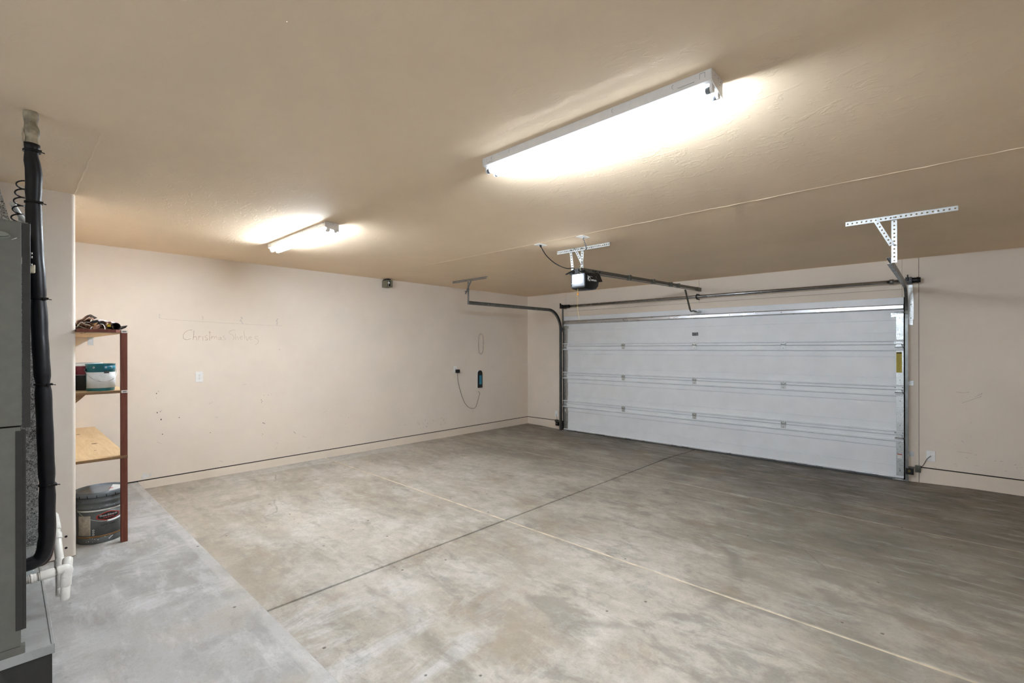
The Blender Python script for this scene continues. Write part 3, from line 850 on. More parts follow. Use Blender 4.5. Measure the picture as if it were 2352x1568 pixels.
mb = MB(); mb.box(-2.795, -2.683, hy0-.012, hy0-.003, 2.062, 2.134); l = mb.build('lamp_lens', M_lens, op, bevel=.004); l['label'] = 'lit white lamp lens'
mb = MB()
for x, z in ((-2.804, 2.055), (-2.77, 2.144), (-2.73, 2.147)): mb.cyl((x, hy0-.007, z), (x, hy0-.003, z), .0035, n=8)
mb.build('screw', M_strap, ff)
mb = MB(); MX = lambda y, z: Matrix(((0, 0, 1, hx1+.0075), (1, 0, 0, y), (0, 1, 0, z), (0, 0, 0, 1)))
mb.text('Q', .056, MX(4.020, 2.098), .0005, sx=.8); mb.text('uantum', .034, MX(4.098, 2.093), .0005, sx=1.0)
a = arc(4.014, 2.098, .026, PI*.5, PI*1.35, 10)
for p, q in zip(a, a[1:]): mb.bar((hx1+.0075, p[0], p[1]), (hx1+.0075, q[0], q[1]), .001, .003)
mb.bar((hx1+.0075, 4.014, 2.124), (hx1+.0075, 4.075, 2.1245), .001, .0016)
mb.text('- -', .012, MX(4.142, 2.135), .0005); mb.text('- - -', .012, MX(4.148, 2.122), .0005)
mb.build('lettering', M_tag, op)
# rail: shallow T section sloping gently up to the wall above the door
mb = MB(); P0, P1 = Vector((-2.742, 4.00, 2.188)), Vector((-2.742, 7.085, 2.277))
mb.bar(P0, P1, .034, .004); mb.bar(P0+Vector((0, 0, .016)), P1+Vector((0, 0, .016)), .016, .034); mb.bar(P0-Vector((0, 0, .016)), P1-Vector((0, 0, .016)), .030, .006)
rl = mb.build('rail', M_rail, op, bevel=.001)
mb = MB()
for tpos in (.33, .53, .70, .78):
    c = P0.lerp(P1, tpos); mb.box(c.x-.022, c.x+.022, c.y-.02, c.y+.02, c.z-.02, c.z+.040)
mb.cyl((-2.765, 7.075, 2.280), (-2.719, 7.075, 2.280), .022, n=16)
mb.box(-2.758, -2.726, 7.06, YF-.001, 2.255, 2.31)
mb.build('rail_clip', M_rail, rl)
mb = MB()
for y in (4.22, 4.27, 4.35): mb.cyl((-2.733, y, 2.203+.029*(y-4)), (-2.722, y, 2.203+.029*(y-4)), .006 if y > 4.25 else .004, n=8)
mb.build('rail_hole', M_dark, rl)
mb = MB(); mb.bar((-2.745, 6.655, 2.235), (-2.75, 6.842, 1.955), .026, .006, (0, 1, 0)); mb.tube(smoothpath([(-2.75, 6.838, 1.962), (-2.75, 6.88, 1.936), (-2.75, 6.97, 1.948), (-2.75, 7.10, 1.942)], 5), .011, 8)
am = mb.build('door_arm', M_rail, op)
mb = MB(); mb.box(-2.785, -2.722, 7.08, YF-.008, 1.925, 1.963); mb.box(-2.775, -2.732, 7.04, 7.09, 1.93, 1.936); mb.cyl((-2.79, 7.075, 1.944), (-2.71, 7.075, 1.944), .006, n=8)
mb.build('door_bracket', M_strap, op, bevel=.001)
# hanger of perforated angle
mb = MB(); mb.angle((-3.071, 4.05, ZC-.002), (-2.425, 4.05, ZC-.002), (0, 0, -1), (0, 1, 0), .034, .0225); mb.build('ceiling_angle', M_strap, op, solid=.002)
for xa, xb, w2 in ((-2.905, -2.878, .030), (-2.762, -2.764, .030)):
    mb = MB(); mb.angle((xa, 4.047, ZC-.03), (xb, 4.047, 2.195), (1, 0, 0), (0, 1, 0), w2, .026); mb.build('drop_strap', M_strap, op, solid=.002)
mb = MB(); mb.angle((-2.845, 4.044, ZC-.016), (-2.758, 4.044, 2.262), (.9, 0, .44), (-.3, .95, 0), .030, .026); mb.build('brace', M_strap, op, solid=.002)
mb = MB()
for x, z in ((-2.885, 2.425), (-2.748, 2.425), (-2.84, 2.43), (-2.748, 2.285)): mb.cyl((x, 4.03, z), (x, 4.06, z), .006, n=8)
mb.build('bolt', M_track, op)
mb = MB(); mb.box(-2.895, -2.72, 4.03, 4.07, 2.165, 2.200); mb.bar((-2.90, 3.97, 2.163), (-2.77, 4.02, 2.213), .03, .008); mb.box(-2.80, -2.75, 3.985, 4.05, 2.15, 2.21)
mb.build('head_bracket', M_black, op, bevel=.002)
mb = MB(); mb.tube(smoothpath([(-2.725, 4.046, 2.40), (-2.74, 4.04, 2.28), (-2.775, 4.0, 2.22), (-2.75, 3.99, 2.178), (-2.68, 3.985, 2.15), (-2.64, 3.99, 2.125), (-2.638, 3.995, 2.09)], 5), .0035, 6)
mb.build('low_voltage_wire', M_wire, op)
# release cord
mb = MB(); mb.tube([(-2.752, 3.975, 2.004), (-2.752, 3.975, 1.985), (-2.752, 3.974, 1.955)], .0025, 6); mb.tube(smoothpath([(-2.752, 3.974, 1.94), (-2.757, 3.974, 1.82), (-2.745, 3.976, 1.74), (-2.735, 3.976, 1.68)], 6), .0012, 6); mb.build('release_cord', M_rope, op)
mb = MB(); mb.lathe([(.003, .028), (.008, .02), (.010, .006), (.004, 0)], (-2.752, 3.974, 1.935), 14); mb.build('release_knob', M_orange, op)
# power cord
cord = MB(); cord.tube(smoothpath([(-2.990, 3.668, 2.428), (-2.985, 3.685, 2.40), (-2.965, 3.73, 2.335), (-2.93, 3.81, 2.27), (-2.90, 3.90, 2.235), (-2.885, 3.99, 2.226), (-2.845, 4.02, 2.232), (-2.84, 4.03, 2.215), (-2.89, 3.965, 2.165), (-2.85, 3.97, 2.172), (-2.79, 4.0, 2.185)], 6), .0045, 8)
cord.cyl((-2.99, 3.665, 2.437), (-2.989, 3.672, 2.412), .012, .008, 12)
tag(cord.build('power_cord', M_black, auto=True), 'black power cord drooping from the ceiling box to the opener', 'cord')
def ceil_plate(x, y, label):
    t = thing('ceiling_cover_plate', label, 'cover plate', (x, y, ZC-.01), 'ceiling cover plates')
    mb = MB(); mb.box(x-.038, x+.038, y-.058, y+.058, ZC-.007, ZC); mb.build('plate', M_plastic, t, bevel=.002)
    mb = MB(); mb.cyl((x, y, ZC-.009), (x, y, ZC-.006), .017, n=18); mb.build('socket', M_plastic, t)
    return t
ceil_plate(-2.995, 3.672, 'white ceiling cover plate with the black power cord plugged in')
ceil_plate(-2.487, 3.678, 'white ceiling cover plate with the twisted grey wire coming out')
mb = MB(); pts = []
for i in range(40):
    u = i/39; c = Vector((-2.487, 3.678, 2.432)).lerp(Vector((-2.70, 4.04, 2.405)), u) + Vector((.02*math.sin(u*PI), 0, -.035*math.sin(u*PI)))
    pts.append(c+Vector((.005*math.sin(i*1.3), .005*math.cos(i*1.3), 0)))
mb.tube(pts, .0035, 6)
tag(mb.build('twisted_wire', M_bluewire, auto=True), 'twisted blue-grey wire from the ceiling plate to the opener hanger', 'wire')

# ------------------------------------------------------------------ things on the walls
def duplex(y, z, label, two=True):
    t = thing('wall_outlet', label, 'electrical outlet', (XL, y, z-.06), 'duplex outlets on the left wall')
    mb = MB(); mb.box(XL, XL+.006, y-.036, y+.036, z-.058, z+.058); mb.build('cover_plate', M_plastic, t, bevel=.002)
    for dz in (.0195, -.0195):
        mb = MB(); P = [(y+.0165*math.cos(a), z+dz+max(-.013, min(.013, .0165*math.sin(a)))) for a in [2*PI*i/20 for i in range(20)]]
        mb.prism(P, 'x', XL+.006, XL+.0085); s = mb.build('socket', M_plastic, t)
        mb = MB()
        for a, b, h in ((-.006, .004, .008), (.006, .004, .007)): mb.box(XL+.0083, XL+.009, y+a-.0011, y+a+.0011, z+dz+b-h/2, z+dz+b+h/2)
        mb.disc((XL+.0090, y, z+dz-.007), (1, 0, 0), .0025, 8)
        mb.build('slot', M_dark, s)
    mb = MB(); mb.cyl((XL+.006, y, z), (XL+.0078, y, z), .003, n=8); mb.build('screw', M_bolt, t)
    return t
duplex(1.506, 1.078, 'white duplex outlet below the faded handwriting on the left wall')
duplex(5.298, 1.028, 'white duplex outlet with a black charger plugged in, on the left wall')
ch = thing('charger', 'black plug-in charger with thin cord in the left wall outlet', 'charger', (XL+.03, 5.325, .965))
mb = MB(); mb.box(XL+.009, XL+.062, 5.293, 5.352, .972, 1.030); mb.build('charger_body', M_black, ch, bevel=.004)
mb = MB(); mb.tube(smoothpath([(XL+.035, 5.315, .972), (XL+.02, 5.33, .93), (XL+.006, 5.36, .80), (XL+.006, 5.42, .62), (XL+.006, 5.50, .45), (XL+.006, 5.60, .350), (XL+.006, 5.70, .318), (XL+.006, 5.77, .338), (XL+.008, 5.82, .44), (XL+.008, 5.855, .535), (XL+.010, 5.868, .578), (XL+.004, 5.848, .61)], 6), .0032, 6); mb.build('cord', M_cord, ch)
mb = MB(); mb.cyl((XL, 5.847, .613), (XL+.012, 5.847, .613), .007, n=10); mb.build('wall_clip', M_ivory, ch)

hd = thing('wall_holder', 'black arch-topped wall holder with a teal blue strip, on the left wall', 'wall holder', (XL, 5.872, .66))
yc, w = 5.874, .056
P = [(yc-w, .678), (yc+w, .678), (yc+w*.96, .945)] + [(yc+w*.93*math.cos(a), .945+.05*math.sin(a)) for a in [PI*i/8 for i in range(1, 8)]] + [(yc-w*.96, .945)]
mb = MB(); mb.prism([(yc+(p[0]-yc)*1.16, .835+(p[1]-.835)*1.03) for p in P], 'x', XL, XL+.006); mb.build('back_plate', M_plastic, hd)
mb = MB(); mb.prism(P, 'x', XL+.006, XL+.022); mb.build('body', M_black, hd, bevel=.003)
mb = MB(); mb.box(XL+.022, XL+.027, 5.846, 5.905, .740, .903); b = mb.build('blue_strip', M_blue, hd, bevel=.002); b['label'] = 'teal blue strip'
mb = MB(); mb.lathe([(.012, 0), (.013, .004), (.006, .012), (.007, .018)], (0, 0, 0), 12)
for v in mb.bm.verts: v.co = Vector((XL+v.co.z, 5.925+v.co.x, 1.241+v.co.y))
tag(mb.build('wall_hook', M_plastic, auto=True), 'small white round wall hook below the rubbed oblong outline', 'hook')

sx = thing('siren_box', 'olive-grey box with dark front opening high on the left wall by the ceiling', 'alarm box', (XL, 3.905, 2.305))
x1 = -6.085
mb = MB(); y0, y1, z0, z1 = 3.862, 3.958, 2.312, 2.415
mb.box(XL, x1-.03, y0, y1, z0, z1)
mb.box(x1-.03, x1, y0, y0+.010, z0, z1); mb.box(x1-.03, x1, y1-.022, y1, z0, z1); mb.box(x1-.03, x1, y0, y1, z0, z0+.012); mb.box(x1-.03, x1, y0, y1, z1-.010, z1)
mb.build('case', M_olive, sx, bevel=.002)
mb = MB(); mb.box(x1-.0305, x1-.028, y0+.01, y1-.022, z0+.012, z1-.01); mb.build('recess', M_dark, sx)
mb = MB(); mb.cyl((x1-.028, y0+.036, 2.375), (x1-.004, y0+.036, 2.375), .015, n=16); mb.box(x1-.026, x1-.02, y0+.033, y0+.039, z0+.012, z1-.01); mb.build('sensor', M_labelwhite, sx)
mb = MB(); mb.cyl((XL+.02, y0-.006, 2.352), (XL+.02, y0, 2.352), .010, n=10); mb.build('side_screw', M_olive, sx)
mb = MB(); mb.prism([(y0+.005, 2.415), (y0+.03, 2.437), (y1-.02, 2.437), (y1, 2.415)], 'x', XL, x1-.03); mb.build('top_bracket', M_dark, sx)

# right-hand plate with wire, left-hand plate
def blank(xa, xb, za, zb, label):
    t = thing('wall_plate', label, 'wall plate', ((xa+xb)/2, YF, za), 'blank plates beside the door')
    mb = MB(); mb.box(xa, xb, YF-.006, YF, za, zb); mb.build('plate', M_plastic, t, bevel=.0025)
    mb = MB(); c = (xa+xb)/2
    for z in (za+.018, zb-.018): mb.disc((c, YF-.0066, z), (0, -1, 0), .0028, 8)
    mb.build('screw', M_scuff, t)
    return t, c
pt, c = blank(-.158, -.080, .090, .212, 'large white wall plate with black wire to the right of the garage door')
mb = MB(); mb.tube(smoothpath([(c, YF-.002, .152), (c-.004, YF-.014, .150), (c-.03, YF-.02, .12), (c-.05, YF-.012, .075), (c-.07, YF-.008, .03), (c-.095, YF-.012, .012), (c-.125, YF-.02, .005)], 6), .0026, 6)
tag(mb.build('sensor_wire', M_black, auto=True), 'thin black wire from the right wall plate down to the door sensor', 'wire')
pt, c = blank(-5.535, -5.463, .075, .190, 'small white wall plate between the corner and the left door track')
mb = MB(); mb.tube(smoothpath([(c, YF-.003, .135), (c+.012, YF-.014, .10), (c+.02, YF-.010, .03), (c+.03, YF-.02, -.02)], 6), .0022, 6)
tag(mb.build('sensor_wire', M_cord, auto=True), 'thin grey wire from the left wall plate down to the door sensor', 'wire')
def eye(x, s, label):
    t = thing('safety_sensor', label, 'door sensor', (x, YF-.05, -.10), 'safety sensors beside the door')
    mb = MB(); mb.box(x-.036, x+.034, YF-.105, YF-.055, -.075, -.002); mb.build('sensor_body', M_black, t, bevel=.004)
    mb = MB(); mb.box(x-.04, x+.09*s if s > 0 else x+.04, YF-.055, YF-.050, .0, .012) if s > 0 else mb.box(x-.06, x+.04, YF-.055, YF-.05, .0, .012)
    xx = sorted((x+s*.045, x+s*.095)); mb.box(xx[0], xx[1], YF-.05, YF, -.012, .026); mb.box(xx[0], xx[1], YF-.012, YF, -.055, .026)
    mb.build('bracket', M_rail, t, bevel=.001)
    mb = MB(); mb.cyl((x-.004, YF-.108, -.034), (x-.004, YF-.104, -.034), .015, n=14); mb.build('lens', M_ylab if s > 0 else M_cord, t)
    return t
eye(-.300, 1, 'black safety sensor with yellow spot low on the right door track')
eye(-5.408, -1, 'black safety sensor low beside the left door track')

# ------------------------------------------------------------------ shelving in the alcove
sh = thing('shelving_unit', 'long plywood wall shelves with a redwood post in the left alcove', 'shelving unit', (-5.3, .47, 0))
PX = -4.372
mb = MB(); mb.box(PX-.038, PX, .573, .611, .0, .607); mb.box(PX-.038, PX, .573, .611, .626, 1.080); mb.box(PX-.038, PX, .573, .611, 1.099, 1.514); mb.build('post', M_redwood, sh, bevel=.0015)
for z0, z1, nm in ((.607, .626, 0), (1.080, 1.099, 1), (1.514, 1.534, 2)):
    mb = MB(); x0, x1, y0, y1 = XL+.001, PX+.001, YS+.0015, .612
    v = [mb.bm.verts.new(p) for p in ((x0,y0,z0),(x1,y0,z0),(x1,y1,z0),(x0,y1,z0),(x0,y0,z1),(x1,y0,z1),(x1,y1,z1),(x0,y1,z1))]
    mb.mi = 0; mb._f([v[3], v[2], v[1], v[0]]); mb._f([v[4], v[5], v[6], v[7]])
    mb.mi = 1
    for q in ((0,1,5,4), (1,2,6,5), (2,3,7,6), (3,0,4,7)): mb._f([v[i] for i in q])
    s = mb.build('shelf', [M_ply, M_plyedge], sh)
    if nm == 0:
        mb = MB()
        for x, y, r in ((-5.75, .455, .022), (-5.1, .50, .028), (-4.75, .47, .012), (-5.4, .40, .012)):
            mb.disc((x, y, z1+.0006), (0, 0, 1), r, 14, .7)
        mb.build('knot', M_knot, s)
    if nm:
        mb = MB(); mb.box(PX+.001, PX+.0022, .576, .611, z0, z1); tg = mb.build('lumber_tag', M_tag, sh); tg['label'] = 'white barcode tag on the shelf end'
        mb = MB(); zc = (z0+z1)/2
        for k in range(9): mb.box(PX+.0022, PX+.0027, .582+.0026*k, .5832+.0026*k+.0006*(k % 3), zc-.004, zc+.004)
        mb.build('bar_code', M_print, tg)
    mb = MB()   # ledger and bracket at the far wall
    if nm == 2: 
        mb.box(XL+.0005, XL+.004, .563, .605, z0-.080, z0); mb.box(XL+.0005, XL+.07, .563, .605, z0-.003, z0)
        mb.build('shelf_bracket', M_strap, sh)
    if nm == 1:
        mb = MB(); mb.prism([(YS+.002, z0), (YS+.06, z0), (YS+.035, z0-.028), (YS+.002, z0-.06)], 'x', PX-.06, PX-.04); mb.build('shelf_bracket', M_plyedge, sh)
    if nm == 2:
        mb = MB()
        for x in (-4.75, -4.55): mb.box(x, x+.09, .39, .394, z0-.0012, z0+.0002)
        mb.build('underside_slot', M_dark, s)

mb = MB(); mb.prism([(PX+.001, YS+.002), (-4.272, YS+.002), (-4.272, .535), (PX+.001, .572)], 'z', 1.5150, 1.5340); mb.build('front_board', M_redwood, sh, bevel=.001)
# paint cans on the middle shelf
def gallon(cx, cy, z, name, label, r=.083, h=.190):
    t = thing(name, label, 'paint can', (cx, cy, z), 'paint cans on the middle shelf'); return t
def bandcyl(cx, cy, z0, z1, r, a0, a1, n=24):
    mb = MB(); L = []
    for i in range(n+1):
        a = a0+(a1-a0)*i/n; c = (math.cos(a)*r, math.sin(a)*r)
        L.append((mb.bm.verts.new((cx+c[0], cy+c[1], z0)), mb.bm.verts.new((cx+c[0], cy+c[1], z1))))
    for a, b in zip(L, L[1:]): mb._f([a[0], b[0], b[1], a[1]], True)
    return mb
cx, cy, z = -4.478, .474, 1.0995
tc = gallon(cx, cy, z, 'paint_can', 'teal and white gallon paint can with wire handle on the middle shelf')
mb = MB(); mb.lathe([(.076, 0), (.078, .004), (.0815, .185), (.084, .188), (.084, .193), (.075, .193), (.074, .188), (.002, .188)], (cx, cy, z), 40); mb.build('can_body', M_teal, tc)
mb = bandcyl(cx, cy, z+.022, z+.134, .0823, -1.25, 1.75); o = mb.build('paper_label', M_labelwhite, tc, solid=.0006); o['label'] = 'white printed label panel'
mb = bandcyl(cx, cy, z+.152, z+.180, .0829, .10, 1.4); mb.build('teal_panel', M_tealblue, tc, solid=.0004)
def wrap(cx, cy, r, a, z, lean=0):
    """maps flat text onto a cylinder seen from +x: text runs towards +y"""
    def f(c): 
        an = a + c.x/r; rr = r+c.z
        return Vector((cx+math.cos(an)*rr, cy+math.sin(an)*rr, z+c.y))
    return f
mb = MB()
for k in range(5): mb.text('= = = =   = =', .006, None, .0003, wrap(cx, cy, .0830, .05, z+.125-.008*k))
for k in range(6): mb.text('- - - - - - -', .007, None, .0003, wrap(cx, cy, .0830, .0, z+.085-.009*k))
mb.build('fine_print', M_scuff, tc)
mb = bandcyl(cx, cy, z+.126, z+.140, .0832, .12, .48); o = mb.build('badge', M_print, tc, solid=.0005)
mb = MB(); mb.text('- - - -', .011, None, .0003, wrap(cx, cy, .0842, .30, z+.133)); mb.build('badge_lettering', M_tag, o)
mb = MB()
for a in (-.55, .25, .72): 
    for k in range(12): 
        b0, b1 = 2*PI*k/12, 2*PI*(k+1)/12
        f = wrap(cx, cy, .0838, a, z+.168); mb.bar(f(Vector((.005*math.cos(b0), .005*math.sin(b0), 0))), f(Vector((.005*math.cos(b1), .005*math.sin(b1), 0))), .001, .0022)
mb.build('label_mark', M_tag, tc)
mb = MB(); pts = []
for i in range(25):
    a = -1.45+2.9*i/24 + .1; rr = .0865+.012*math.cos((i-12)/12*PI/2)
    pts.append((cx+math.cos(a)*rr, cy+math.sin(a)*rr, z+.150-.082*math.cos((i-12)/12*PI/2)))
mb.tube(pts, .0016, 6); mb.build('bail_handle', M_wire, tc)
mb = MB(); f = wrap(cx, cy, .084, -1.35, z+.150); mb.cyl(f(Vector((0, 0, -.002))), f(Vector((0, 0, .006))), .010, n=12); mb.build('handle_ear', M_black, tc)
cx, cy = -4.645, .420
mc = gallon(cx, cy, z, 'paint_can', 'maroon and black paint can behind the teal one on the middle shelf')
mb = MB(); mb.lathe([(.078, 0), (.080, .006), (.0815, .110), (.0815, .112), (.082, .175), (.084, .178), (.084, .196), (.077, .196), (.076, .190), (.002, .190)], (cx, cy, z), 40, mats=[0, 0, 2, 1, 2, 2, 2, 0, 0]); mb.build('can_body', [M_print, M_maroon, M_tag], mc)
mb = MB()
for k, s in enumerate(('- - -', '- - - -', '- - -', '- - - - -')): mb.text(s, .010, None, .0003, wrap(cx, cy, .0822, .30, z+.092-.020*k))
mb.build('can_lettering', M_tag, mc)

# five gallon bucket on the slab
cx, cy, z = -4.602, .487, 0
bk = thing('paint_bucket', 'grey five-gallon paint bucket with lid under the shelves', 'paint bucket', (cx, cy, 0))
mb = MB(); mb.lathe([(.128, 0), (.133, .004), (.1345, .04), (.137, .245), (.1385, .248), (.1455, .252), (.1455, .266), (.1395, .270), (.140, .290), (.148, .293), (.148, .308), (.141, .312), (.1415, .335), (.13, .335), (.002, .334)], (cx, cy, z), 56); mb.build('bucket_body', M_bucket, bk)
mb = MB(); mb.lathe([(.147, .335), (.151, .337), (.153, .350), (.151, .366), (.147, .370), (.141, .368), (.138, .360), (.128, .358), (.002, .359)], (cx, cy, z), 56); lid = mb.build('lid', M_lidgrey, bk)
mb = MB()
for k in range(18):
    a = 2*PI*k/18+.1; mb.box(-.0015, .0015, -.0015, .0015, 0, .018, Matrix.Translation((cx+math.cos(a)*.1525, cy+math.sin(a)*.1525, .334)) @ Matrix.Rotation(a, 4, 'Z'))
mb.build('lid_notch', M_dark, lid)
mb = MB(); mb.prism([(cx+.125*math.cos(a)*.9, cy+.125*math.sin(a)) for a in [.25+2.2*i/12 for i in range(13)]], 'z', .3585, .3605); o = mb.build('lid_label', M_labelwhite, lid)
mb = MB(); mb.disc((cx+.02, cy+.055, .3612), (0, 0, 1), .011, 18, 1.4); mb.build('lid_logo', M_red, o)
r = .1375
mb = bandcyl(cx, cy, .058, .232, r+.0006, -1.2, 1.3, 40); 
for v in mb.bm.verts:
    pass
o = mb.build('body_label', M_bucketdk, bk, solid=.0006)
mb = bandcyl(cx, cy, .232, .244, r+.0016, -1.25, 1.05, 40); mb.build('white_band', M_tag, bk, solid=.0006)
mb = bandcyl(cx, cy, .046, .060, r-.0002, -1.3, 1.35, 40); mb.build('bronze_band', M_gold, bk, solid=.0008)
mb = bandcyl(cx, cy, .066, .205, r+.0013, -1.15, -.52, 14); stk = mb.build('instruction_panel', M_sticker, bk, solid=.0005)
mb = MB()
for k in range(14): mb.text('- - - - - -', .006, None, .0002, wrap(cx, cy, r+.002, -.84, .195-.009*k))
mb.build('fine_print', M_scuff, stk)
mb = bandcyl(cx, cy, .075, .215, r+.0013, .93, 1.25, 8); bp = mb.build('barcode_panel', M_labelwhite, bk, solid=.0005)
mb = MB()
for k in range(7): 
    f = wrap(cx, cy, r+.002, 1.0, .09+.008*k); mb.quad(f(Vector((-.012, 0, 0))), f(Vector((.012, 0, 0))), f(Vector((.012, .004, 0))), f(Vector((-.012, .004, 0))))
mb.build('bar_code', M_print, bp)
def hexa(mb, w, h, off, zc, a):
    f = wrap(cx, cy, r+off, a, zc); pts = [(-w, -h*.35), (-w*.2, -h), (w*.2, -h), (w, -h*.35), (w, h*.35), (w*.2, h), (-w*.2, h), (-w, h*.35)]
    n = 10
    # strips so that the plate follows the bucket's curve
    xs = [-w+2*w*i/n for i in range(n+1)]
    def top(x): ax = abs(x); return h if ax <= w*.2 else h-(ax-w*.2)/(w*.8)*(h*.65)
    L = [(mb.bm.verts.new(f(Vector((x, -top(x), 0)))), mb.bm.verts.new(f(Vector((x, top(x), 0))))) for x in xs]
    for p, q in zip(L, L[1:]): mb._f([p[0], q[0], q[1], p[1]])
mb = MB(); hexa(mb, .070, .033, .0018, .190, .22); lg = mb.build('logo_border', M_red, bk)
mb = MB(); hexa(mb, .062, .026, .0024, .190, .22); o = mb.build('logo_field', M_print, lg)
mb = MB(); mb.text('Dunn-Edwards', .0175, None, .0003, wrap(cx, cy, r+.0032, .22, .197)); mb.build('logo_lettering', M_tag, lg)
mb = MB(); mb.text('PAINTS', .0165, None, .0003, wrap(cx, cy, r+.0032, .22, .180), sx=1.15); mb.build('logo_lettering', plain('red_lettering', (.55, .08, .06, 1), .5), lg)
mb = MB(); mb.text('SUPER WALL', .0135, None, .0003, wrap(cx, cy, r+.0016, .20, .130), sx=1.1)
mb.text('- - - - - - -', .0085, None, .0003, wrap(cx, cy, r+.0016, .20, .117)); mb.text('- - - - - - -', .0085, None, .0003, wrap(cx, cy, r+.0016, .20, .106))
mb.build('label_lettering', M_print, bk)
mb = MB()
for zc in (.070, .086, .101):
    f = wrap(cx, cy, r+.0018, -.40, zc)
    for k in range(10):
        b0, b1 = 2*PI*k/10, 2*PI*(k+1)/10; mb.bar(f(Vector((.005*math.cos(b0), .005*math.sin(b0), 0))), f(Vector((.005*math.cos(b1), .005*math.sin(b1), 0))), .001, .002)
mb.build('label_mark', M_tag, bk)
mb = MB()
for k in range(18):
    f = wrap(cx, cy, .1385 if k % 2 else .137, random.uniform(-.8, 1.0), random.uniform(.02, .05) if k % 3 else random.uniform(.25, .33)); s = random.uniform(.001, .003)
    mb.disc(f(Vector((0, 0, .004 if k % 3 else .012))), f(Vector((0, 0, 1)))-f(Vector((0, 0, 0))), s, 8)
f = wrap(cx, cy, .136, .30, .03); mb.bar(f(Vector((-.012, -.008, .001))), f(Vector((.012, .010, .002))), .002, .006)
mb.build('paint_drip', M_labelwhite, bk)['kind'] = 'stuff'
mb = MB(); pts = []
for i in range(29):
    u = (i-14)/14; a = .22+1.45*u; pts.append((cx+math.cos(a)*(.145+.016*math.cos(u*PI/2)), cy+math.sin(a)*(.145+.016*math.cos(u*PI/2)), .258-.098*math.cos(u*PI/2)))
mb.tube(pts, .0020, 6); hd2 = mb.build('bail_handle', M_wire, bk)
mb = MB(); mb.tube(pts[13:20], .0066, 10); mb.build('grip', M_plastic, hd2)

# things heaped on the top shelf
ZT = 1.5345
def ribbon(name, label, cat, pts, w, th, mat, wdir=(1, 0, 0), group=None):
    """a bent strip: the path is its middle line, wdir its width"""
    P = smoothpath(pts, 4) if len(pts) > 2 else [Vector(p) for p in pts]
    mb = MB(); wd = Vector(wdir).normalized()
    L = [(mb.bm.verts.new(p-wd*w/2), mb.bm.verts.new(p+wd*w/2)) for p in P]
    for a, b in zip(L, L[1:]): mb._f([a[0], b[0], b[1], a[1]])
    o = mb.build(name, mat, auto=True, solid=th)
    return tag(o, label, cat, group)
G = 'strips heaped on the top shelf'
X = -4.44
# rolled black mat at the right
mb = MB(); sp = []
for i in range(46):
    a = i/45*2*PI*1.7 - PI*.5; rr = .0255-.0016*(i/45)*2
    sp.append((.548+rr*math.cos(a), ZT+.0265+rr*math.sin(a)))
tail = [(.612, ZT+.034), (.602, ZT+.018), (.58, ZT+.006), (.56, ZT+.0012)]
sp = tail + sp
A = [mb.bm.verts.new((-4.376, y, zz)) for y, zz in sp]; B = [mb.bm.verts.new((-4.76, y-.03, zz)) for y, zz in sp]
for i in range(len(sp)-1): mb._f([A[i], A[i+1], B[i+1], B[i]], True)
tag(mb.build('rolled_mat', M_rubber, auto=True, solid=.002), 'rolled black rubber mat at the right end of the top shelf', 'mat')
mb = MB(); NX, NY = 9, 16; rows = []
for i in range(NX):
    row = []
    for j in range(NY):
        u = i/(NX-1); v_ = j/(NY-1)
        hgt = .052*math.sin(PI*u)**.7*(math.sin(PI*min(1, v_*1.02+.0))**.45)*(1.15-.55*v_)+.012*random.uniform(-1, 1)*math.sin(PI*u)*math.sin(PI*v_)
        row.append(mb.bm.verts.new((-4.56+.175*u+.01*random.uniform(-1, 1), YS+.008+.185*v_, ZT+.002+max(0, hgt))))
    rows.append(row)
for i in range(NX-1):
    for j in range(NY-1): mb._f([rows[i][j], rows[i+1][j], rows[i+1][j+1], rows[i][j+1]])
tag(mb.build('leather_hide', plain('dark_brown_hide', (.075, .035, .02, 1), .6, var=.5, scale=30), auto=True, solid=.003), 'crumpled dark brown leather hide under the strips on the top shelf', 'leather hide', G)
MATS = {'dark brown': plain('dark_brown_strap', (.11, .05, .03, 1), .55, var=.4), 'reddish brown': M_brown1, 'pinkish tan': M_brown2, 'black': M_rubber, 'tan': M_tan}
EX = [('dark brown', .360, .040, .55, .036, 'near the wall end'), ('pinkish tan', .378, .018, -.35, .034, 'low in front at the wall end'), ('reddish brown', .395, .058, .3, .040, 'just under the black peak'),
      ('dark brown', .412, .030, -.5, .040, 'in the front middle'), ('pinkish tan', .447, .012, .25, .050, 'along the shelf edge in the middle'), ('black', .452, .044, -.2, .036, 'right of the tan upright strip'),
      ('dark brown', .468, .024, .5, .040, 'beside the arching white strap'), ('reddish brown', .482, .046, -.4, .034, 'left of the folded brown block'), ('tan', .508, .030, .2, .030, 'just left of the yellow tab')]
for i, (cn, y, zz, a, L_, where) in enumerate(EX):
    ca, sa = math.cos(a), math.sin(a); x = -4.405-.012*(i % 3)
    ribbon(cn.replace(' ', '_')+'_scrap', cn+' leather scrap '+where+' of the heap', 'leather scrap', [(x+.012, y-L_/2*ca, ZT+zz-L_/2*sa), (x, y, ZT+zz+.007), (x+.008, y+L_/2*ca, ZT+zz+L_/2*sa)], .045+.01*(i % 2), .005, MATS[cn], (.9, .3*sa, .35), G)
ribbon('brown_strip', 'dark brown leather strip lying flat at the bottom of the heap', 'leather strip', [(X, .34, ZT+.004), (X, .40, ZT+.005), (X+.01, .47, ZT+.004), (X+.02, .515, ZT+.003)], .11, .006, M_brown1, (1, .1, 0), G)
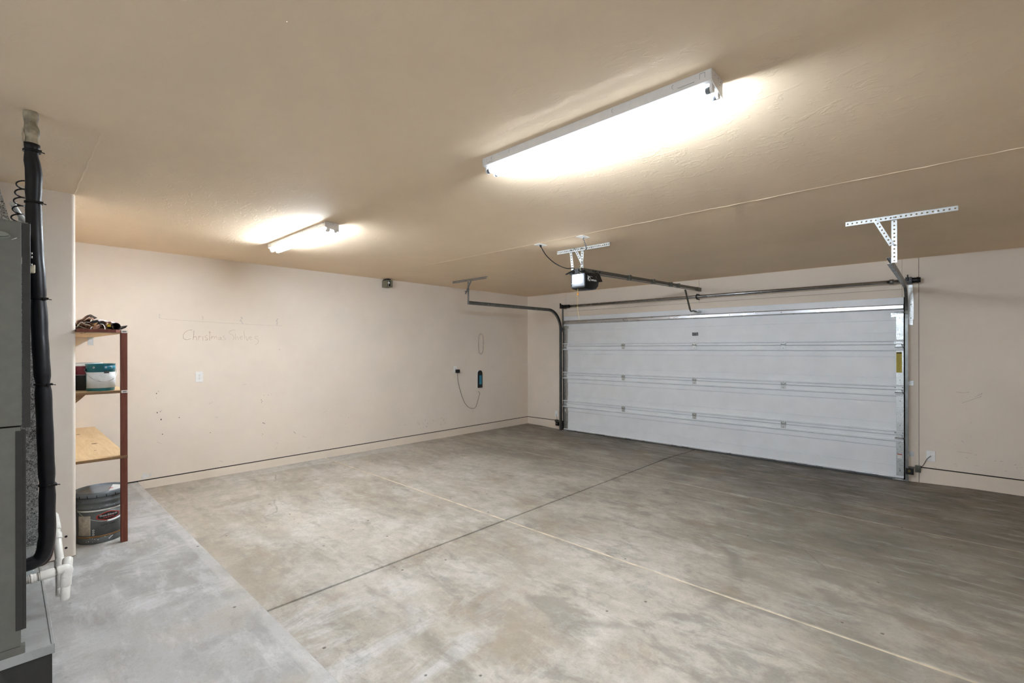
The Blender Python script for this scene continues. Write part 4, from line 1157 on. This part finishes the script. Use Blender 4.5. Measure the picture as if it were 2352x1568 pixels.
ribbon('brown_strip', 'brown strip folded up at the left of the heap beside the wall end', 'leather strip', [(X+.03, .338, ZT+.02), (X+.02, .350, ZT+.055), (X, .375, ZT+.068), (X-.02, .395, ZT+.088), (X-.02, .410, ZT+.100)], .05, .004, M_brown1, (1, -.3, .1), G)
ribbon('black_sheet', 'stiff black sheet peaking highest on the heap', 'sheet', [(X-.06, .392, ZT+.082), (X-.06, .412, ZT+.106), (X-.05, .436, ZT+.092), (X-.045, .450, ZT+.084)], .085, .004, M_rubber, (1, -.25, -.15), G)
ribbon('tan_strip', 'tan pink leather strip folded under the black peak', 'leather strip', [(X-.01, .385, ZT+.055), (X, .405, ZT+.080), (X+.005, .425, ZT+.082), (X+.01, .432, ZT+.068)], .05, .004, M_brown2, (1, -.2, -.2), G)
ribbon('cream_cloth', 'crumpled cream cloth at the left of the heap', 'cloth', [(X+.04, .342, ZT+.012), (X+.045, .362, ZT+.040), (X+.04, .385, ZT+.030), (X+.045, .41, ZT+.022)], .05, .005, M_cream, (1, 0, .3), G)
ribbon('black_strip', 'black strip lying across the middle of the heap', 'strip', [(X+.03, .375, ZT+.034), (X+.03, .40, ZT+.048), (X+.03, .425, ZT+.044)], .04, .006, M_rubber, (1, .1, .3), G)
ribbon('tan_strip', 'tan leather strip bent upright in front of the heap', 'leather strip', [(X+.052, .418, ZT+.012), (X+.05, .428, ZT+.035), (X+.04, .440, ZT+.050), (X+.02, .452, ZT+.048)], .028, .004, M_tan, (.6, .8, 0), G)
ribbon('pale_brown_strip', 'pale brown rolled strip sloping in front of the heap', 'leather strip', [(X+.055, .425, ZT+.006), (X+.06, .442, ZT+.018), (X+.055, .458, ZT+.030)], .022, .010, M_brown2, (.3, -.3, .9), G)
ribbon('brown_strip', 'brown strip folded in a block at the right of the heap', 'leather strip', [(X+.02, .495, ZT+.006), (X+.02, .490, ZT+.030), (X+.015, .498, ZT+.055), (X, .520, ZT+.056), (X, .522, ZT+.038)], .05, .006, M_brown1, (1, .2, 0), G)
ribbon('white_cloth', 'crumpled white cloth behind the rolled black mat', 'cloth', [(X-.07, .452, ZT+.045), (X-.06, .470, ZT+.070), (X-.06, .50, ZT+.066), (X-.05, .53, ZT+.058), (X-.05, .555, ZT+.055)], .06, .006, M_whitecloth, (1, .1, -.2), G)
for y0, lab in ((.437, 'black square tab at the centre top of the heap'), (.470, 'black square tab beside the white cloth')):
    mb = MB(); mb.box(-.02, .02, -.016, .016, -.010, .010, Matrix.Translation((X+.03, y0, ZT+.056-.3*(y0-.437))) @ Matrix.Rotation(.25, 4, 'X'))
    tag(mb.build('black_tab', M_rubber, auto=True, bevel=.002), lab, 'tab', G)
mb = MB(); mb.box(-4.392, -4.376, .499, .519, ZT+.020, ZT+.036); tag(mb.build('yellow_tab', M_yellow, auto=True, bevel=.003), 'small yellow tab left of the rolled black mat', 'tab', G)
mb = MB(); mb.tube(smoothpath([(X+.05, .40, ZT+.004), (X+.06, .36, ZT+.018), (X+.055, .342, ZT+.035), (X+.05, .340, ZT+.060), (X+.03, .355, ZT+.075), (X, .372, ZT+.072)], 6), .0016, 6)
tag(mb.build('thin_cord', M_cream, auto=True), 'thin pale cord looping at the left of the heap', 'cord', G)
mb = MB(); mb.tube(smoothpath([(X+.045, .425, ZT+.020), (-4.372, .415, ZT+.014), (-4.366, .410, ZT+.002), (-4.3665, .412, ZT-.012)], 6), [.0022]*19, 6); tag(mb.build('white_strap', M_plastic, auto=True), 'short white strap hanging over the shelf edge at the left', 'strap', G)
mb = MB(); mb.tube(smoothpath([(X+.03, .452, ZT+.038), (X+.055, .470, ZT+.040), (-4.374, .482, ZT+.028), (-4.366, .486, ZT+.004), (-4.3665, .486, ZT-.014)], 6), .0026, 6); tag(mb.build('white_strap', M_plastic, auto=True), 'long white strap arching over the shelf edge in the middle', 'strap', G)

# ------------------------------------------------------------------ air handler on the left
ah = thing('air_handler', 'grey upright air handler cabinet on a galvanised platform at the left', 'air handler', (-3.3, -.3, 0))
FX = -2.66
mb = MB(); mb.box(-4.28, FX-.004, -.62, .132, 0, .185); mb.build('platform', M_cabdark, ah)
mb = MB(); mb.box(-4.28, FX-.001, -.62, .134, .185, .200); mb.prism([(FX-.001, .168), (FX+.003, .168), (FX+.003, .206), (FX-.001, .206)], 'y', -.62, .136); mb.box(-3.67, FX, .130, .140, .165, .2035); mb.build('platform_top', M_pan, ah, bevel=.001)
mb = MB(); mb.box(-3.66, FX-.03, -.60, .045, .200, 1.885); mb.build('cabinet', M_cabdark, ah)
mb = MB(); mb.box(FX-.03, FX, -.60, .044, .237, 1.094); mb.build('lower_door', M_cabinet, ah, bevel=.002)
mb = MB(); mb.box(FX-.03, FX, -.60, .048, 1.100, 1.894); mb.build('upper_door', M_cabinet, ah, bevel=.002)
mb = MB(); mb.box(FX-.03, FX-.0005, .046, .059, .300, 1.080); mb.box(FX-.03, FX+.0012, .050, .072, 1.090, 1.894); mb.box(FX-.0005, FX+.0012, .030, .050, .300, 1.080); mb.build('corner_strip', M_cabdark, ah, bevel=.001)
mb = MB(); mb.box(FX-.03, FX-.001, -.60, .056, .203, .236); mb.build('bottom_rail', M_cabinet, ah)
mb = MB(); mb.box(-3.66, FX-.002, -.60, .066, 1.885, 1.898); mb.build('top_panel', M_cabinet, ah)
mb = MB(); P = [(.028*math.cos(a), .0095*math.sin(a)) for a in [2*PI*i/24 for i in range(24)]]
mb.prism([(-.014+p[0], 1.838+p[1]) for p in P], 'x', FX, FX+.026); mb.prism([(-.014+p[0]*1.15, 1.837+p[1]*1.4) for p in P], 'x', FX, FX+.0015)
kb = mb.build('latch_knob', M_knob, ah, bevel=.004)
mb = MB(); mb.disc((FX+.0266, -.018, 1.840), (1, 0, 0), .005, 10); mb.build('screw', M_dark, kb)
mb = MB()
for z in (1.78, 1.765, 1.735): mb.cyl((FX-.012, .072, z), (FX-.012, .079, z), .005, n=8)
mb.cyl((FX-.006, .0, 1.83-.02), (FX+.002, .036, 1.833), .0015, n=6); mb.build('bolt', M_bolt, ah)
mb = MB(); mb.box(-4.26, -3.668, -.60, .128, .200, 1.86); mb.box(-3.668, -3.662, -.60, .1285, .328, .336); mb.build('coil_box', M_spangle, ah, bevel=.002)
mb = MB(); mb.box(-3.672, -3.664, -.60, .1295, .200, .326); mb.build('coil_box_base', M_galv, ah)
mb = MB(); v = [(-3.30, .048, 1.898), (-3.30, -.60, 1.898), (-4.2, -.60, 1.898), (-4.2, .048, 1.898)]; tp = [(-3.30, -.075, 2.441), (-3.30, -.60, 2.441), (-4.2, -.60, 2.441), (-4.2, -.075, 2.441)]
va = [mb.bm.verts.new(p) for p in v]; vb = [mb.bm.verts.new(p) for p in tp]
for i in range(4): mb._f([va[i], va[(i+1)%4], vb[(i+1)%4], vb[i]])
mb._f(va); mb._f(vb); mb.build('plenum', M_spangle, ah)
mb = MB(); mb.box(-3.52, -3.45, .052, .125, 1.90, 2.09); mb.build('junction_box', M_galv, ah)
mb = MB(); mb.tube(smoothpath([(-3.30, .03, 2.10), (-3.4, .05, 2.08), (-3.46, .075, 2.05), (-3.46, .09, 2.0)], 8), .011, 10); mb.build('flex_conduit', M_strap, ah)

# insulated refrigerant line
ln = thing('refrigerant_line', 'black foam insulated refrigerant pipe from the ceiling beside the air handler', 'pipe', (-2.92, .1, .45))
PT = [(-2.95,.085,2.30),(-2.95,.084,2.24),(-2.95,.091,2.17),(-2.95,.090,2.053),(-2.93,.093,1.86),(-2.92,.100,1.707),(-2.92,.104,1.612),(-2.91,.107,1.478),(-2.90,.111,1.364),(-2.90,.116,1.249),(-2.90,.121,1.096),(-2.90,.126,.904),(-2.90,.129,.789),(-2.90,.128,.637),(-2.90,.126,.560),(-2.90,.112,.495),(-2.90,.080,.474),(-2.90,.02,.470)]
pp = smoothpath(PT, 4); rad = []
for i, p in enumerate(pp):
    k = .0275
    for zt, dz in ((2.255, .03), (2.043, .02), (1.62, .015), (1.245, .015), (.804, .015)):
        k -= .0045*math.exp(-((p.z-zt)/dz)**2)
    rad.append(k+.0006*math.sin(i*1.7))
mb = MB(); mb.tube(pp, rad, 16); mb.build('insulation', M_rubber, ln)
mb = MB(); q = smoothpath([(-2.952, .083, 2.445), (-2.952, .083, 2.39), (-2.950, .086, 2.345), (-2.950, .085, 2.29)], 5); mb.tube(q, [.024+.002*math.sin(i*.9) for i in range(len(q))], 16); s = mb.build('bare_top', M_beige, ln); s['label'] = 'weathered beige top length of the pipe'
for x, y, zt in ((-2.95, .085, 2.268), (-2.95, .0895, 2.043), (-2.92, .104, 1.62), (-2.90, .116, 1.245), (-2.90, .129, .804)):
    mb = MB(); mb.lathe([(.0275, -.004), (.0295, -.004), (.0295, .004), (.0275, .004)], (x, y, zt), 20); mb.box(x+.018, x+.034, y+.012, y+.030, zt-.004, zt+.004); mb.bar((x+.02, y+.022, zt), (x+.02, y+.040, zt-.004), .006, .003)
    mb.build('cable_tie', M_black, ln)
mb = MB(); mb.tube(smoothpath([(-2.955, .07, 2.378), (-2.945, .058, 2.355), (-2.94, .056, 2.31), (-2.945, .062, 2.262)], 6), .0035, 8); mb.build('side_loop', M_cream, ln)
mb = MB(); mb.tube(smoothpath([(-2.925, .150, .72), (-2.925, .1535, .60), (-2.925, .146, .508), (-2.925, .138, .472), (-2.925, .122, .452), (-2.925, .095, .447), (-2.925, .05, .444)], 6), .0055, 8); mb.build('liquid_line', M_copper, ln)
mb = MB(); pts = []
for i in range(121):
    u = i/120; a = u*2*PI*4.6+1.2
    pts.append((-3.05+.035*math.sin(a), .058-.012*u+.018*math.cos(a)-.006*u, 2.150-.175*u))
mb.tube(pts, .0032, 6); tag(mb.build('coiled_wire', M_black, auto=True), 'coiled black control wire above the air handler', 'wire')
mb = MB(); mb.lathe([(.004, 0), (.010, .004), (.018, .014), (.022, .026), (.020, .030), (.002, .028)], (0, 0, 0), 16)
for v in mb.bm.verts: v.co = Vector((-2.735+v.co.x*.6, .058+v.co.z, 1.718+v.co.y*.8+v.co.z*.3))
tag(mb.build('wire_nut', M_ivory, auto=True), 'ivory cone connector on the side of the air handler', 'connector')

# condensate drain in white pvc
pv = thing('drain_pipe', 'white PVC condensate drain with trap below the air handler', 'drain pipe', (-2.75, .15, .34))
def fit(mb, a, b, r): mb.cyl(a, b, r, n=20)
X = -2.72
mb = MB(); fit(mb, (X, .02, .4655), (X, .175, .4755), .0150); mb.tube(smoothpath([(X, .150, .4745), (X, .172, .477), (X, .181, .470), (X, .179, .452), (X, .176, .440)], 4), .0185, 16)
mb.tube([(X, .1775, .455), (X, .1735, .356), (X, .1732, .350), (X, .173, .345), (X, .1729, .342)], [.0155, .0155, .0148, .0115, .006], 18); mb.build('pipe', M_pvc, pv)
for a, b, r in (((X, .066, .4685), (X, .088, .470), .0165), ((X, .100, .4705), (X, .142, .4733), .0185), ((X, .178, .445), (X, .1755, .405), .0185), ((X, .072, .469), (X, .078, .4695), .019)):
    mb = MB(); fit(mb, a, b, r); mb.build('fitting', M_pvc, pv, bevel=.0012)
mb = MB(); fit(mb, (X-.01, .181, .472), (X-.048, .185, .498), .0175); mb.build('fitting', M_pvc, pv, bevel=.0012)
for y in (.0945, .1475):
    mb = MB(); mb.cyl((X, y-.0006, .4665+.07*y-.002), (X, y+.0012, .4666+.07*y-.002), .0178, n=20); mb.build('joint_line', M_cord, pv)
v2 = thing('drain_pipe', 'white PVC drain pipe dropping to the floor behind the trap', 'drain pipe', (-3.1, .17, .2))
p0, p1, p2 = (-3.30, .172, .560), (-3.14, .182, .385), (-3.035, .178, .280)
mb = MB(); mb.tube([(-3.32, .15, .565), p0], .0165, 16); mb.tube(smoothpath([(-3.33, .14, .566), (-3.315, .164, .562), (-3.29, .172, .54), (-3.26, .174, .51)], 4), .019, 16); mb.tube([p0, p1, p2], .0160, 16); mb.tube([p2, (-3.015, .177, .258)], .0160, 16); mb.build('pipe', M_pvc, v2)
for u0, u1, r in ((.20, .34, .019), (.42, .56, .0195)):
    a = Vector(p0).lerp(Vector(p1), u0); b = Vector(p0).lerp(Vector(p1), u1); mb = MB(); fit(mb, a, b, r); mb.build('fitting', M_pvc, v2, bevel=.0012)
a, b = Vector(p1), Vector(p1).lerp(Vector(p2), .35); mb = MB(); fit(mb, a, b, .0195); mb.build('fitting', M_pvc, v2, bevel=.0012)

# ------------------------------------------------------------------ camera, world, view
cam_d = bpy.data.cameras.new('camera'); cam = bpy.data.objects.new('camera', cam_d); COL.objects.link(cam)
F = 1077.265
cam_d.sensor_fit = 'HORIZONTAL'; cam_d.sensor_width = 36.0; cam_d.lens = 36.0*F/2352
cam_d.shift_y = (798.88-784)/2352; cam_d.shift_x = 0; cam_d.clip_start = .02
cam.matrix_world = Matrix.Translation((0, 0, 1.40)) @ Matrix.Rotation(math.radians(42.697), 4, 'Z') @ Matrix.Rotation(PI/2, 4, 'X') @ Matrix.Rotation(-.001831, 4, 'Z')
scene.camera = cam
w = bpy.data.worlds.new('world'); scene.world = w; w.use_nodes = True
w.node_tree.nodes['Background'].inputs[0].default_value = (.86, .93, 1, 1); w.node_tree.nodes['Background'].inputs[1].default_value = 0.19
scene.view_settings.view_transform = 'Standard'; scene.view_settings.look = 'None'
scene.view_settings.exposure = 3.08; scene.view_settings.gamma = 1.0; scene.view_settings.use_curve_mapping = False
scene.cycles.use_denoising = True
scene.cycles.max_bounces = 10; scene.cycles.diffuse_bounces = 7
scene.cycles.sample_clamp_indirect = 8
